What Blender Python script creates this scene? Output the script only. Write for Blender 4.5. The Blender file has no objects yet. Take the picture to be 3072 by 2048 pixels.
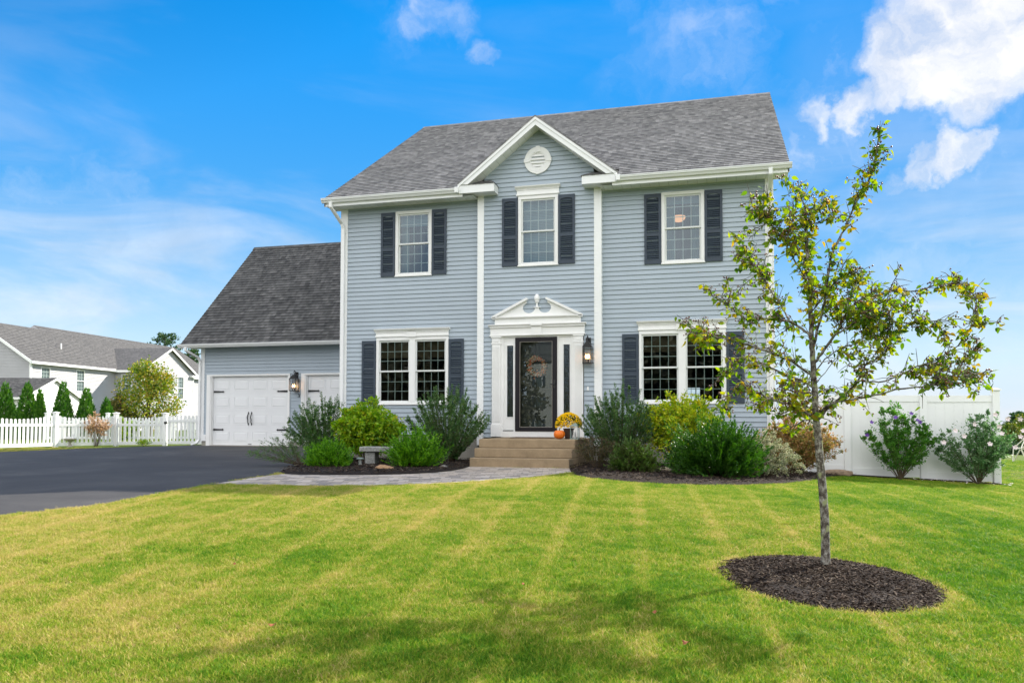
import bpy, bmesh, math, random
import numpy as np
from mathutils import Vector, Matrix
R_ = math.radians
C = bpy.context.scene.collection
sc = bpy.context.scene
random.seed(7); rng = np.random.default_rng(7)

# ------------------------------------------------------------------ camera
YAW, PITCH, ROLL = 0.26089, 0.03693, 0.002
cam_d = bpy.data.cameras.new('camera'); cam = bpy.data.objects.new('camera', cam_d); C.objects.link(cam)
fw = Vector((-math.sin(YAW)*math.cos(PITCH), math.cos(YAW)*math.cos(PITCH), math.sin(PITCH)))
rt = Vector((math.cos(YAW), math.sin(YAW), 0)); up = rt.cross(fw)
rt2 = rt*math.cos(ROLL) + up*math.sin(ROLL); up2 = up*math.cos(ROLL) - rt*math.sin(ROLL)
M = Matrix((rt2, up2, -fw)).transposed().to_4x4(); M.translation = Vector((8.73989, -17.02822, 0.88))
cam.matrix_world = M
cam_d.sensor_width = 36; cam_d.lens = 2372.37/3072*36; cam_d.shift_y = (1177.02-1024)/3072
cam_d.clip_start = 0.1; cam_d.clip_end = 3000
sc.camera = cam
CAMP = Vector((8.74, -17.03))

# ------------------------------------------------------------------ sun and sky
SUN = Vector((0.62, 0.785, 0.63)).normalized()
sd = bpy.data.lights.new('sun', 'SUN'); sun = bpy.data.objects.new('sun', sd); C.objects.link(sun)
sd.energy = 5.0; sd.angle = R_(0.6); sd.color = (1.0, 0.93, 0.82)
sun.rotation_euler = SUN.to_track_quat('Z', 'Y').to_euler()
W = bpy.data.worlds.new("World"); sc.world = W; W.use_nodes = True
nt = W.node_tree; N = nt.nodes; Lk = nt.links
for n in list(N): N.remove(n)
def wn(t, **k):
    n = N.new(t)
    for a, b in k.items(): setattr(n, a, b)
    return n
def wmath(op, a, b=None, clamp=False):
    n = wn('ShaderNodeMath', operation=op, use_clamp=clamp)
    for i, v in enumerate((a, b)):
        if v is None: continue
        if isinstance(v, (int, float)): n.inputs[i].default_value = v
        else: Lk.new(v, n.inputs[i])
    return n.outputs[0]
sky = wn('ShaderNodeTexSky', sky_type='NISHITA', sun_disc=False)
sky.sun_elevation = math.asin(SUN.z); sky.sun_rotation = math.atan2(SUN.x, SUN.y)
sky.air_density = 1.0; sky.dust_density = 0.0; sky.ozone_density = 2.0
hsv = wn('ShaderNodeHueSaturation'); hsv.inputs['Saturation'].default_value = 1.48; hsv.inputs['Value'].default_value = .84
Lk.new(sky.outputs[0], hsv.inputs['Color'])
sepc = wn('ShaderNodeSeparateColor', mode='HSV'); Lk.new(hsv.outputs[0], sepc.inputs[0])
vcl = wmath('MINIMUM', sepc.outputs[2], 3.55)
comb = wn('ShaderNodeCombineColor', mode='HSV'); Lk.new(sepc.outputs[0], comb.inputs[0]); Lk.new(sepc.outputs[1], comb.inputs[1]); Lk.new(vcl, comb.inputs[2])
tc = wn('ShaderNodeTexCoord')
nz = wn('ShaderNodeTexNoise'); nz.inputs['Scale'].default_value = 8.0; nz.inputs['Detail'].default_value = 8; nz.inputs['Roughness'].default_value = 0.62
Lk.new(tc.outputs['Generated'], nz.inputs['Vector'])
sub = wn('ShaderNodeVectorMath', operation='SUBTRACT'); Lk.new(nz.outputs['Color'], sub.inputs[0]); sub.inputs[1].default_value = (.5, .5, .5)
scl = wn('ShaderNodeVectorMath', operation='SCALE'); Lk.new(sub.outputs[0], scl.inputs[0]); scl.inputs['Scale'].default_value = 0.13
add = wn('ShaderNodeVectorMath', operation='ADD'); Lk.new(tc.outputs['Generated'], add.inputs[0]); Lk.new(scl.outputs[0], add.inputs[1])
nrm = wn('ShaderNodeVectorMath', operation='NORMALIZE'); Lk.new(add.outputs[0], nrm.inputs[0])
# cumulus puffs: direction in the sky, angular radius, weight
PUFFS = [((0.245, 0.879, 0.41), 0.085, 1), ((0.281, 0.881, 0.38), 0.065, 1), ((0.201, 0.898, 0.392), 0.06, 1), ((0.234, 0.902, 0.363), 0.048, 1), ((0.183, 0.913, 0.364), 0.036, 0.9), ((0.152, 0.925, 0.348), 0.03, 0.8), ((0.113, 0.932, 0.344), 0.03, 0.6), ((0.26, 0.901, 0.346), 0.045, 0.95), ((0.288, 0.894, 0.344), 0.03, 0.8), ((0.288, 0.867, 0.407), 0.07, 1), ((0.263, 0.921, 0.286), 0.024, 0.75), ((0.24, 0.929, 0.283), 0.03, 0.8), ((0.212, 0.937, 0.279), 0.03, 0.7), ((0.187, 0.943, 0.275), 0.026, 0.5), ((0.166, 0.95, 0.265), 0.03, 0.3), ((0.084, 0.946, 0.313), 0.022, 0.35), ((0.155, 0.935, 0.318), 0.05, 0.22), ((-0.341, 0.828, 0.446), 0.0276, 0.36), ((-0.319, 0.827, 0.463), 0.0299, 0.4), ((-0.296, 0.841, 0.452), 0.0299, 0.38), ((-0.316, 0.84, 0.441), 0.023, 0.34), ((-0.269, 0.869, 0.416), 0.0207, 0.42), ((-0.261, 0.874, 0.409), 0.0138, 0.36), ((-0.006, 0.889, 0.458), 0.07, 0.3), ((-0.072, 0.881, 0.468), 0.05, 0.2), ((0.031, 0.898, 0.438), 0.05, 0.2), ((-0.045, 0.904, 0.425), 0.06, 0.14), ((0.239, 0.947, 0.213), 0.08, 0.16), ((0.284, 0.943, 0.172), 0.08, 0.18), ((-0.086, 0.917, 0.39), 0.05, 0.12), ((0.138, 0.936, 0.324), 0.1, 0.34), ((0.222, 0.924, 0.312), 0.11, 0.3), ((0.114, 0.922, 0.37), 0.07, 0.3), ((0.265, 0.931, 0.25), 0.08, 0.3), ((0.184, 0.954, 0.238), 0.09, 0.26), ((0.088, 0.947, 0.308), 0.04, 0.4), ((-0.333, 0.828, 0.451), 0.06, 0.25), ((-0.002, 0.897, 0.442), 0.1, 0.26), ((0.249, 0.956, 0.152), 0.09, 0.3), ((0.185, 0.962, 0.2), 0.08, 0.25), ((-0.66, 0.716, 0.228), 0.09, 0.25), ((-0.69, 0.681, 0.244), 0.08, 0.22)]
tot = None
for d, r, w in PUFFS:
    dv = Vector(d).normalized()
    dt = wn('ShaderNodeVectorMath', operation='DISTANCE'); Lk.new(nrm.outputs[0], dt.inputs[0]); dt.inputs[1].default_value = dv
    mr = wn('ShaderNodeMapRange', interpolation_type='SMOOTHSTEP'); Lk.new(dt.outputs['Value'], mr.inputs['Value'])
    mr.inputs['From Min'].default_value = r*1.35; mr.inputs['From Max'].default_value = r*0.35; mr.inputs['To Min'].default_value = 0; mr.inputs['To Max'].default_value = w
    tot = mr.outputs[0] if tot is None else wmath('MAXIMUM', tot, mr.outputs[0])
n2 = wn('ShaderNodeTexNoise'); n2.inputs['Scale'].default_value = 16.0; n2.inputs['Detail'].default_value = 10; n2.inputs['Roughness'].default_value = 0.58
Lk.new(nrm.outputs[0], n2.inputs['Vector'])
av = wmath('ADD', tot, wmath('MULTIPLY', wmath('SUBTRACT', n2.outputs['Fac'], .5), 2.3))
nf = wn('ShaderNodeMapRange', interpolation_type='SMOOTHSTEP'); Lk.new(av, nf.inputs['Value'])
nf.inputs['From Min'].default_value = -.25; nf.inputs['From Max'].default_value = 1.45
puff = wmath('MULTIPLY', nf.outputs[0], wmath('MULTIPLY', tot, 1.6, clamp=True), clamp=True)
# thin stretched cirrus, thicker towards the horizon
mp = wn('ShaderNodeMapping'); Lk.new(tc.outputs['Generated'], mp.inputs[0]); mp.inputs['Rotation'].default_value = (0, R_(18), 0); mp.inputs['Scale'].default_value = (1.6, 1.6, 6.0)
n3 = wn('ShaderNodeTexNoise'); n3.inputs['Scale'].default_value = 1.7; n3.inputs['Detail'].default_value = 6; n3.inputs['Roughness'].default_value = 0.55; n3.inputs['Distortion'].default_value = 0.6
Lk.new(mp.outputs[0], n3.inputs['Vector'])
cr = wn('ShaderNodeMapRange', interpolation_type='SMOOTHSTEP'); Lk.new(n3.outputs['Fac'], cr.inputs['Value'])
cr.inputs['From Min'].default_value = .40; cr.inputs['From Max'].default_value = .68; cr.inputs['To Max'].default_value = .55
sx = wn('ShaderNodeSeparateXYZ'); Lk.new(tc.outputs['Generated'], sx.inputs[0])
lo = wn('ShaderNodeMapRange', interpolation_type='SMOOTHSTEP'); Lk.new(sx.outputs['Z'], lo.inputs['Value'])
lo.inputs['From Min'].default_value = .42; lo.inputs['From Max'].default_value = .1; lo.inputs['To Min'].default_value = .12; lo.inputs['To Max'].default_value = 1.0
cir = wmath('MULTIPLY', cr.outputs[0], lo.outputs[0])
# broad cloud field added behind the camera, unseen, to throw fill light on the facade
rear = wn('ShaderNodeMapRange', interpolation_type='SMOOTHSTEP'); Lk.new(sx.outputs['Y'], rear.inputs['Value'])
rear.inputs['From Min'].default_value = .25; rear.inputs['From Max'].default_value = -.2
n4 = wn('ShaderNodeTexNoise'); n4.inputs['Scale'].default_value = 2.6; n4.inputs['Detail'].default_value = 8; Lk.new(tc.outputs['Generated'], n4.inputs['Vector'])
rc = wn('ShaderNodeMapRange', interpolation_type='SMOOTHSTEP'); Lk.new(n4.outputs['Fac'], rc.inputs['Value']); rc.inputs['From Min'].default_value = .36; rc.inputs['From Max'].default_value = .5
rear_fill = wmath('MULTIPLY', rear.outputs[0], rc.outputs[0])
msk = wmath('MAXIMUM', wmath('MAXIMUM', puff, cir), rear_fill)
mix = wn('ShaderNodeMix', data_type='RGBA'); Lk.new(msk, mix.inputs['Factor']); hz = wn('ShaderNodeMapRange', interpolation_type='SMOOTHSTEP'); Lk.new(sx.outputs['Z'], hz.inputs['Value'])
hz.inputs['From Min'].default_value = .26; hz.inputs['From Max'].default_value = -.02; hz.inputs['To Max'].default_value = .8
hmix = wn('ShaderNodeMix', data_type='RGBA'); Lk.new(hz.outputs[0], hmix.inputs['Factor']); Lk.new(comb.outputs[0], hmix.inputs['A']); hmix.inputs['B'].default_value = (2.5, 3.1, 4.1, 1)
Lk.new(hmix.outputs['Result'], mix.inputs['A'])
cv = wn('ShaderNodeMapRange'); Lk.new(rear.outputs[0], cv.inputs['Value']); cv.inputs['To Min'].default_value = 3.85; cv.inputs['To Max'].default_value = 9.0  # added rear clouds set brighter than the visible ones, for the fill
sh = wn('ShaderNodeMapRange'); Lk.new(n2.outputs['Fac'], sh.inputs['Value']); sh.inputs['From Min'].default_value = .35; sh.inputs['From Max'].default_value = .62; sh.inputs['To Min'].default_value = .84; sh.inputs['To Max'].default_value = 1.02
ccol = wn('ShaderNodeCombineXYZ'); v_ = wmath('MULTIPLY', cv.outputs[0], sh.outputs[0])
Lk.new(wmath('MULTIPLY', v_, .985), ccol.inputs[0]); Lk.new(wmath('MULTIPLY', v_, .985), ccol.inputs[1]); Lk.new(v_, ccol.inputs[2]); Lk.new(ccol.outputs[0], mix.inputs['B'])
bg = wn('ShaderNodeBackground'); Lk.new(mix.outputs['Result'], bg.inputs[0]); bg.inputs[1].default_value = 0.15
wo = wn('ShaderNodeOutputWorld'); Lk.new(bg.outputs[0], wo.inputs[0])
sc.view_settings.view_transform = 'Standard'; sc.view_settings.look = 'None'; sc.view_settings.gamma = 1
sc.view_settings.exposure = 0.87

# ------------------------------------------------------------------ helpers
def terr_ramp(x, a, w): return 0.0 if x <= a-w else (x-a if x >= a+w else (x-a+w)**2/(4*w))
def sm(a, b, x):
    t = min(1, max(0, (x-a)/(b-a))); return t*t*(3-2*t)
def terr(x, y):
    z = -0.052*terr_ramp(-y, 7.0, 1.5) - 0.045*terr_ramp(x, 6.8, 1.0) + 0.0305*terr_ramp(x, 30, 20)
    z += 0.13*sm(-1.0, 3.8, y)*sm(-9.5, -7.0, x)*(1-sm(0, 3, x))
    z += -0.022*terr_ramp(y, 10, 5)*sm(8, 16, x)
    return z

def tag(o, label=None, cat=None, group=None, kind=None):
    if label: o['label'] = label
    if cat: o['category'] = cat
    if group: o['group'] = group
    if kind: o['kind'] = kind
    return o
def thing(name, label, cat, loc=(0, 0, 0), rz=0, group=None):
    o = bpy.data.objects.new(name, None); C.objects.link(o); o.empty_display_size = 0.2
    o.location = loc; o.rotation_euler = (0, 0, rz)
    return tag(o, label, cat, group)

class MB:
    def __init__(s): s.v = []; s.f = []; s.uv = None
    def poly(s, pts):
        i = len(s.v); s.v += [tuple(p) for p in pts]; s.f.append(tuple(range(i, i+len(pts)))); return s
    def box(s, x0, x1, y0, y1, z0, z1):
        i = len(s.v)
        s.v += [(x0,y0,z0),(x1,y0,z0),(x1,y1,z0),(x0,y1,z0),(x0,y0,z1),(x1,y0,z1),(x1,y1,z1),(x0,y1,z1)]
        for a in ((0,3,2,1),(4,5,6,7),(0,1,5,4),(1,2,6,5),(2,3,7,6),(3,0,4,7)): s.f.append(tuple(i+k for k in a))
        return s
    def hexa(s, p):   # 8 points: bottom 4 ccw, top 4 ccw
        i = len(s.v); s.v += [tuple(q) for q in p]
        for a in ((0,3,2,1),(4,5,6,7),(0,1,5,4),(1,2,6,5),(2,3,7,6),(3,0,4,7)): s.f.append(tuple(i+k for k in a))
        return s
    def prism(s, prof, axis, a, b):
        """prof: list of 2-D points, extruded along axis 'x','y','z' from a to b"""
        def P(p, t):
            return {'x': (t, p[0], p[1]), 'y': (p[0], t, p[1]), 'z': (p[0], p[1], t)}[axis]
        i = len(s.v); n = len(prof)
        s.v += [P(p, a) for p in prof] + [P(p, b) for p in prof]
        s.f.append(tuple(i+k for k in range(n))); s.f.append(tuple(i+n+k for k in reversed(range(n))))
        for k in range(n): s.f.append((i+k, i+n+k, i+n+(k+1) % n, i+(k+1) % n))
        return s
    def tube(s, pts, radii, seg=8, cap=True):
        pts = [Vector(p) for p in pts]; n = len(pts)
        if isinstance(radii, (int, float)): radii = [radii]*n
        i0 = len(s.v); prev = None
        for k in range(n):
            t = (pts[min(k+1, n-1)]-pts[max(k-1, 0)]).normalized()
            if prev is None:
                a = Vector((0, 0, 1)) if abs(t.z) < .9 else Vector((1, 0, 0)); u = t.cross(a).normalized()
            else:
                u = (prev - t*prev.dot(t)).normalized()
            prev = u; v = t.cross(u)
            for j in range(seg):
                an = 2*math.pi*j/seg; s.v.append(tuple(pts[k]+(u*math.cos(an)+v*math.sin(an))*radii[k]))
        for k in range(n-1):
            for j in range(seg):
                a = i0+k*seg+j; b = i0+k*seg+(j+1) % seg; s.f.append((a, b, b+seg, a+seg))
        if cap:
            s.f.append(tuple(i0+j for j in reversed(range(seg)))); s.f.append(tuple(i0+(n-1)*seg+j for j in range(seg)))
        return s
    def lathe(s, prof, c=(0, 0, 0), seg=16, sx=1, sy=1):
        i0 = len(s.v); n = len(prof)
        for r, z in prof:
            for j in range(seg):
                an = 2*math.pi*j/seg; s.v.append((c[0]+r*math.cos(an)*sx, c[1]+r*math.sin(an)*sy, c[2]+z))
        for k in range(n-1):
            for j in range(seg):
                a = i0+k*seg+j; b = i0+k*seg+(j+1) % seg; s.f.append((a, b, b+seg, a+seg))
        s.f.append(tuple(i0+j for j in reversed(range(seg)))); s.f.append(tuple(i0+(n-1)*seg+j for j in range(seg)))
        return s
    def move(s, fn): s.v = [tuple(fn(*p)) for p in s.v]; return s
    def build(s, name, mat, parent=None, smooth=False, label=None, bevel=0, uv=None):
        me = bpy.data.meshes.new(name); me.from_pydata(s.v, [], s.f)
        if smooth: me.polygons.foreach_set('use_smooth', [True]*len(me.polygons))
        me.materials.append(mat)
        if uv:
            ul = me.uv_layers.new(name='UVMap'); co = me.vertices
            for lp in me.loops: ul.data[lp.index].uv = uv(co[lp.vertex_index].co)
        o = bpy.data.objects.new(name, me); C.objects.link(o)
        if parent: o.parent = parent
        if label: o['label'] = label
        if bevel:
            b = o.modifiers.new('bevel', 'BEVEL'); b.width = bevel; b.segments = 1; b.limit_method = 'ANGLE'; b.angle_limit = R_(50)
        me.validate(); me.update()
        return o

# ------------------------------------------------------------------ materials
def newmat(name):
    m = bpy.data.materials.new(name); m.use_nodes = True; m.node_tree.nodes.clear(); return m
class NT:
    def __init__(s, m): s.m = m; s.n = m.node_tree.nodes; s.l = m.node_tree.links
    def new(s, t, **k):
        n = s.n.new(t)
        for a, b in k.items(): setattr(n, a, b)
        return n
    def set(s, n, **k):
        for a, v in k.items():
            key = a.replace('_', ' ')
            if hasattr(v, 'is_output') or isinstance(v, bpy.types.NodeSocket): s.l.new(v, n.inputs[key])
            else: n.inputs[key].default_value = v
        return n
    def pos(s): return s.new('ShaderNodeNewGeometry').outputs['Position']
    def uv(s): return s.new('ShaderNodeUVMap').outputs[0]
    def noise(s, vec, scale, detail=4, rough=.55, dist=0, col=False):
        n = s.new('ShaderNodeTexNoise'); n.inputs['Scale'].default_value = scale; n.inputs['Detail'].default_value = detail
        n.inputs['Roughness'].default_value = rough; n.inputs['Distortion'].default_value = dist; s.l.new(vec, n.inputs['Vector'])
        return n.outputs['Color' if col else 'Fac']
    def mapping(s, vec, scale=(1, 1, 1), rot=(0, 0, 0), loc=(0, 0, 0)):
        n = s.new('ShaderNodeMapping'); s.l.new(vec, n.inputs[0]); n.inputs['Scale'].default_value = scale
        n.inputs['Rotation'].default_value = rot; n.inputs['Location'].default_value = loc; return n.outputs[0]
    def ramp(s, fac, stops, interp='LINEAR'):
        n = s.new('ShaderNodeValToRGB'); s.l.new(fac, n.inputs[0]); cr = n.color_ramp; cr.interpolation = interp
        while len(cr.elements) < len(stops): cr.elements.new(0.5)
        for e, (p, c) in zip(cr.elements, stops):
            e.position = p; e.color = (c[0], c[1], c[2], 1) if isinstance(c, (tuple, list)) else (c, c, c, 1)
        return n.outputs[0]
    def mix(s, f, a, b, mode='MIX'):
        n = s.new('ShaderNodeMix', data_type='RGBA', blend_type=mode)
        for key, v in (('Factor', f), ('A', a), ('B', b)):
            if isinstance(v, bpy.types.NodeSocket): s.l.new(v, n.inputs[key] if key != 'Factor' else n.inputs[0])
            elif key == 'Factor': n.inputs[0].default_value = v
            else: n.inputs[key].default_value = (v[0], v[1], v[2], 1)
        return n.outputs['Result']
    def math(s, op, a, b=None, clamp=False):
        n = s.new('ShaderNodeMath', operation=op, use_clamp=clamp)
        for i, v in enumerate((a, b)):
            if v is None: continue
            if isinstance(v, bpy.types.NodeSocket): s.l.new(v, n.inputs[i])
            else: n.inputs[i].default_value = v
        return n.outputs[0]
    def bump(s, h, strength=.3, dist=.01, normal=None):
        n = s.new('ShaderNodeBump'); s.l.new(h, n.inputs['Height']); n.inputs['Strength'].default_value = strength; n.inputs['Distance'].default_value = dist
        if normal: s.l.new(normal, n.inputs['Normal'])
        return n.outputs[0]
    def out(s, sh): o = s.new('ShaderNodeOutputMaterial'); s.l.new(sh, o.inputs[0]); return s.m
    def pbsdf(s, col, rough=.6, spec=.4, normal=None, metallic=0, emis=None, estr=0):
        n = s.new('ShaderNodeBsdfPrincipled')
        if isinstance(col, bpy.types.NodeSocket): s.l.new(col, n.inputs['Base Color'])
        else: n.inputs['Base Color'].default_value = (col[0], col[1], col[2], 1)
        if isinstance(rough, bpy.types.NodeSocket): s.l.new(rough, n.inputs['Roughness'])
        else: n.inputs['Roughness'].default_value = rough
        n.inputs['Specular IOR Level'].default_value = spec; n.inputs['Metallic'].default_value = metallic
        if normal: s.l.new(normal, n.inputs['Normal'])
        if emis: n.inputs['Emission Color'].default_value = (*emis, 1); n.inputs['Emission Strength'].default_value = estr
        return n.outputs[0]

def mat_plain(name, col, rough=.5, spec=.4, var=.06, vscale=3.0, bump=0, bscale=60, metallic=0, streak=False):
    m = newmat(name); t = NT(m); p = t.pos()
    v = t.mapping(p, (1, 1, .25)) if streak else p
    f = t.noise(v, vscale, 5)
    g = t.noise(p, vscale*14, 3)
    dark = tuple(c*(1-var*1.6) for c in col); lite = tuple(min(1, c*(1+var)) for c in col)
    c1 = t.ramp(f, [(.3, dark), (.7, lite)])
    c2 = t.mix(.25, c1, t.ramp(g, [(.3, dark), (.7, lite)]))
    nm = t.bump(t.noise(p, bscale, 4), bump, .004) if bump else None
    return t.out(t.pbsdf(c2, rough, spec, nm, metallic))
WHITE = mat_plain('white_trim', (.80, .80, .78), .45, .4, .035, 2.5)
WHITE2 = mat_plain('white_vinyl', (.80, .81, .80), .4, .4, .03, 2.0)
SIDING = mat_plain('blue_grey_siding', (.365, .425, .475), .5, .35, .045, 1.3, bump=.15, bscale=35)
SHUT = mat_plain('navy_shutter', (.036, .052, .074), .5, .4, .12, 4)
CONC = mat_plain('foundation_concrete', (.34, .32, .28), .9, .2, .12, 3, bump=.5, bscale=30)
STEP = mat_plain('step_concrete', (.30, .225, .14), .92, .15, .16, 5, bump=.6, bscale=55)
BLACK = mat_plain('black_metal', (.012, .012, .013), .4, .5, .2, 8)
DOORM = mat_plain('dark_bronze_door', (.014, .012, .015), .5, .2, .1, 4)
NWALL = mat_plain('cream_siding', (.43, .43, .445), .6, .3, .04, 1)
SHEDW = mat_plain('shed_siding', (.72, .72, .70), .6, .3, .04, 1)
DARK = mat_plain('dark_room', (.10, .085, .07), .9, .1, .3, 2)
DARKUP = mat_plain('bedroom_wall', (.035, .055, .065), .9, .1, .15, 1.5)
BLIND = mat_plain('pale_blind', (.12, .24, .28), .8, .2, .08, 2)
BARKM = None

def mat_glass(name, boost=1.0, base=.03, tint=(.86, .9, .88), warp=0.0, wscale=3):
    m = newmat(name); t = NT(m)
    fr = t.new('ShaderNodeFresnel'); fr.inputs['IOR'].default_value = 1.5
    f = t.math('ADD', t.math('MULTIPLY', fr.outputs[0], 1.2*boost), base, clamp=True)
    tr = t.new('ShaderNodeBsdfTransparent'); tr.inputs[0].default_value = (*tint, 1)
    gl = t.new('ShaderNodeBsdfGlossy'); gl.inputs['Roughness'].default_value = 0.0; gl.inputs['Color'].default_value = (.74, .86, .94, 1)
    if warp:
        nm = t.bump(t.noise(t.pos(), wscale, 2, .4), warp, .02); t.l.new(nm, gl.inputs['Normal'])
    mx = t.new('ShaderNodeMixShader'); t.l.new(f, mx.inputs[0]); t.l.new(tr.outputs[0], mx.inputs[1]); t.l.new(gl.outputs[0], mx.inputs[2])
    return t.out(mx.outputs[0])
GLASS = mat_glass('window_glass', 1.0, .06, warp=.06, wscale=1.6)
GLASSD = mat_glass('storm_glass', 1.1, .07, warp=.006, wscale=3.5)
CLEAR = mat_glass('lamp_glass', .7, .0, (.95, .95, .95))

def mat_leaf(name, cols, trans=.35, rough=.45, spec=.35, noise_sc=1.2, nw=.8, iw=.75):
    """per-leaf colour from a random value of each leaf plus slow variation over the plant"""
    m = newmat(name); t = NT(m); geo = t.new('ShaderNodeNewGeometry')
    f = t.math('ADD', t.math('MULTIPLY', geo.outputs['Random Per Island'], iw), t.math('MULTIPLY', t.math('SUBTRACT', t.noise(geo.outputs['Position'], noise_sc*3, 3), .35 if nw == .8 else .5), nw))
    if nw != .8: f = t.math('ADD', f, .5-iw/2)
    n = len(cols); c = t.ramp(f, [(i/(n-1)*.8+.1, cc) for i, cc in enumerate(cols)])
    p = t.pbsdf(c, rough, spec)
    tr = t.new('ShaderNodeBsdfTranslucent'); hs = t.new('ShaderNodeHueSaturation'); hs.inputs['Saturation'].default_value = 1.15; hs.inputs['Value'].default_value = 1.5
    t.l.new(c, hs.inputs['Color']); t.l.new(hs.outputs[0], tr.inputs[0])
    mx = t.new('ShaderNodeMixShader'); mx.inputs[0].default_value = trans; t.l.new(p, mx.inputs[1]); t.l.new(tr.outputs[0], mx.inputs[2])
    return t.out(mx.outputs[0])

def mat_shingle(name, cols, spec=.2):
    m = newmat(name); t = NT(m); uv = t.uv()
    s = t.new('ShaderNodeSeparateXYZ'); t.l.new(uv, s.inputs[0])
    row = t.math('FLOOR', t.math('DIVIDE', s.outputs['Y'], .143))
    cols_ = []
    for k, (w, o) in enumerate(((.19, 3.7), (.085, 5.3))):
        wv = t.math('DIVIDE', t.math('ADD', s.outputs['X'], t.math('MULTIPLY', row, .37*o)), w)
        cell = t.math('FLOOR', wv)
        cx = t.new('ShaderNodeCombineXYZ'); t.l.new(cell, cx.inputs[0]); t.l.new(row, cx.inputs[1]); cx.inputs[2].default_value = k
        wnn = t.new('ShaderNodeTexWhiteNoise'); t.l.new(cx.outputs[0], wnn.inputs[0]); cols_.append(wnn.outputs[0])
    f = t.math('ADD', t.math('MULTIPLY', cols_[0], .42), t.math('MULTIPLY', cols_[1], .36))
    f = t.math('ADD', f, t.math('MULTIPLY', t.noise(t.pos(), 60, 3, .7), .38))
    f = t.math('ADD', f, t.math('MULTIPLY', t.math('SUBTRACT', t.noise(t.pos(), .8, 3), .5), .28))
    c = t.ramp(f, [(.15, cols[0]), (.45, cols[1]), (.75, cols[2]), (.98, cols[3])])
    nm = t.bump(t.noise(t.pos(), 90, 3, .7), .4, .004)
    return t.out(t.pbsdf(c, .95, spec, nm))
ROOF = mat_shingle('main_shingles', [(.11, .11, .113), (.185, .183, .183), (.26, .256, .252), (.35, .342, .335)])
ROOFG = mat_shingle('garage_shingles', [(.042, .042, .042), (.076, .075, .073), (.115, .113, .109), (.17, .165, .158)])
ROOFN = mat_shingle('neighbour_shingles', [(.085, .083, .082), (.11, .107, .105), (.14, .135, .13), (.17, .165, .16)])

def mat_soffit():
    m = newmat('vented_soffit'); t = NT(m); uv = t.uv()
    w = t.new('ShaderNodeTexWave', wave_type='BANDS', bands_direction='X', wave_profile='SAW'); t.l.new(uv, w.inputs[0]); w.inputs['Scale'].default_value = 1.6
    c = t.ramp(w.outputs[0], [(.0, (.45, .46, .42)), (.06, (.78, .79, .75)), (1, (.80, .81, .77))])
    return t.out(t.pbsdf(c, .5, .3, t.bump(w.outputs[0], .4, .01)))
SOFFIT = mat_soffit()
# ------------------------------------------------------------------ structure: ground
def gridx(lo, hi, fine_lo, fine_hi, step):
    xs = [fine_lo+i*step for i in range(int((fine_hi-fine_lo)/step)+1)]
    s = step; x = xs[-1]
    while x < hi: s *= 1.25; x += s; xs.append(min(x, hi))
    s = step; x = xs[0]
    while x > lo: s *= 1.25; x -= s; xs.insert(0, max(x, lo))
    return xs
def mat_ground():
    m = newmat('lawn_soil_and_thatch'); t = NT(m); p = t.pos()
    a = t.noise(p, .55, 5, .6); b = t.noise(p, 5, 4, .6); c = t.noise(p, 55, 3, .7)
    f = t.math('ADD', t.math('ADD', t.math('MULTIPLY', a, .55), t.math('MULTIPLY', b, .25)), t.math('MULTIPLY', c, .35))
    col = t.ramp(f, [(.40, (.050, .105, .012)), (.55, (.085, .135, .018)), (.68, (.15, .155, .035)), (.8, (.19, .165, .06))])
    return t.out(t.pbsdf(col, 1, .1, t.bump(c, .8, .02)))
xs = gridx(-1100, 1100, -16, 18, .4); ys = gridx(-130, 1200, -19, 12, .4)
b = MB(); nx = len(xs)
b.v = [(x, y, terr(x, y)) for y in ys for x in xs]
b.f = [(j*nx+i, j*nx+i+1, (j+1)*nx+i+1, (j+1)*nx+i) for j in range(len(ys)-1) for i in range(nx-1)]
tag(b.build('lawn', mat_ground(), smooth=True), kind='structure')

def drape(poly, lift, dy=.12, ncol=24, crown=0):
    """sheet over the terrain inside a polygon whose rows are single intervals"""
    b = MB(); y0 = min(p[1] for p in poly); y1 = max(p[1] for p in poly); n = max(2, int((y1-y0)/dy)); rows = []
    for k in range(n+1):
        y = y0+1e-4+(y1-y0-2e-4)*k/n; X = []
        for (ax, ay), (bx, by) in zip(poly, poly[1:]+poly[:1]):
            if (ay > y) != (by > y): X.append(ax+(bx-ax)*(y-ay)/(by-ay))
        rows.append((y, min(X), max(X)))
    for y, a, c in rows:
        for i in range(ncol+1):
            x = a+(c-a)*i/ncol; e = min(i, ncol-i)/ncol*2; v = min(1, (y-y0)/.35, (y1-y)/.35)
            b.v.append((x, y, terr(x, y)+lift+crown*min(1, e*(c-a)/.7)*max(0, v)))
    for k in range(n):
        for i in range(ncol):
            a = k*(ncol+1)+i; b.f.append((a, a+1, a+ncol+2, a+ncol+1))
    return b
def smooth_poly(pts, it=2):
    for _ in range(it):
        q = []
        for a, c in zip(pts, pts[1:]+pts[:1]):
            q += [(a[0]*.75+c[0]*.25, a[1]*.75+c[1]*.25), (a[0]*.25+c[0]*.75, a[1]*.25+c[1]*.75)]
        pts = q
    return pts
def inside(p, poly):
    x, y = p; r = False
    for (ax, ay), (bx, by) in zip(poly, poly[1:]+poly[:1]):
        if (ay > y) != (by > y) and x < ax+(bx-ax)*(y-ay)/(by-ay): r = not r
    return r
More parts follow.
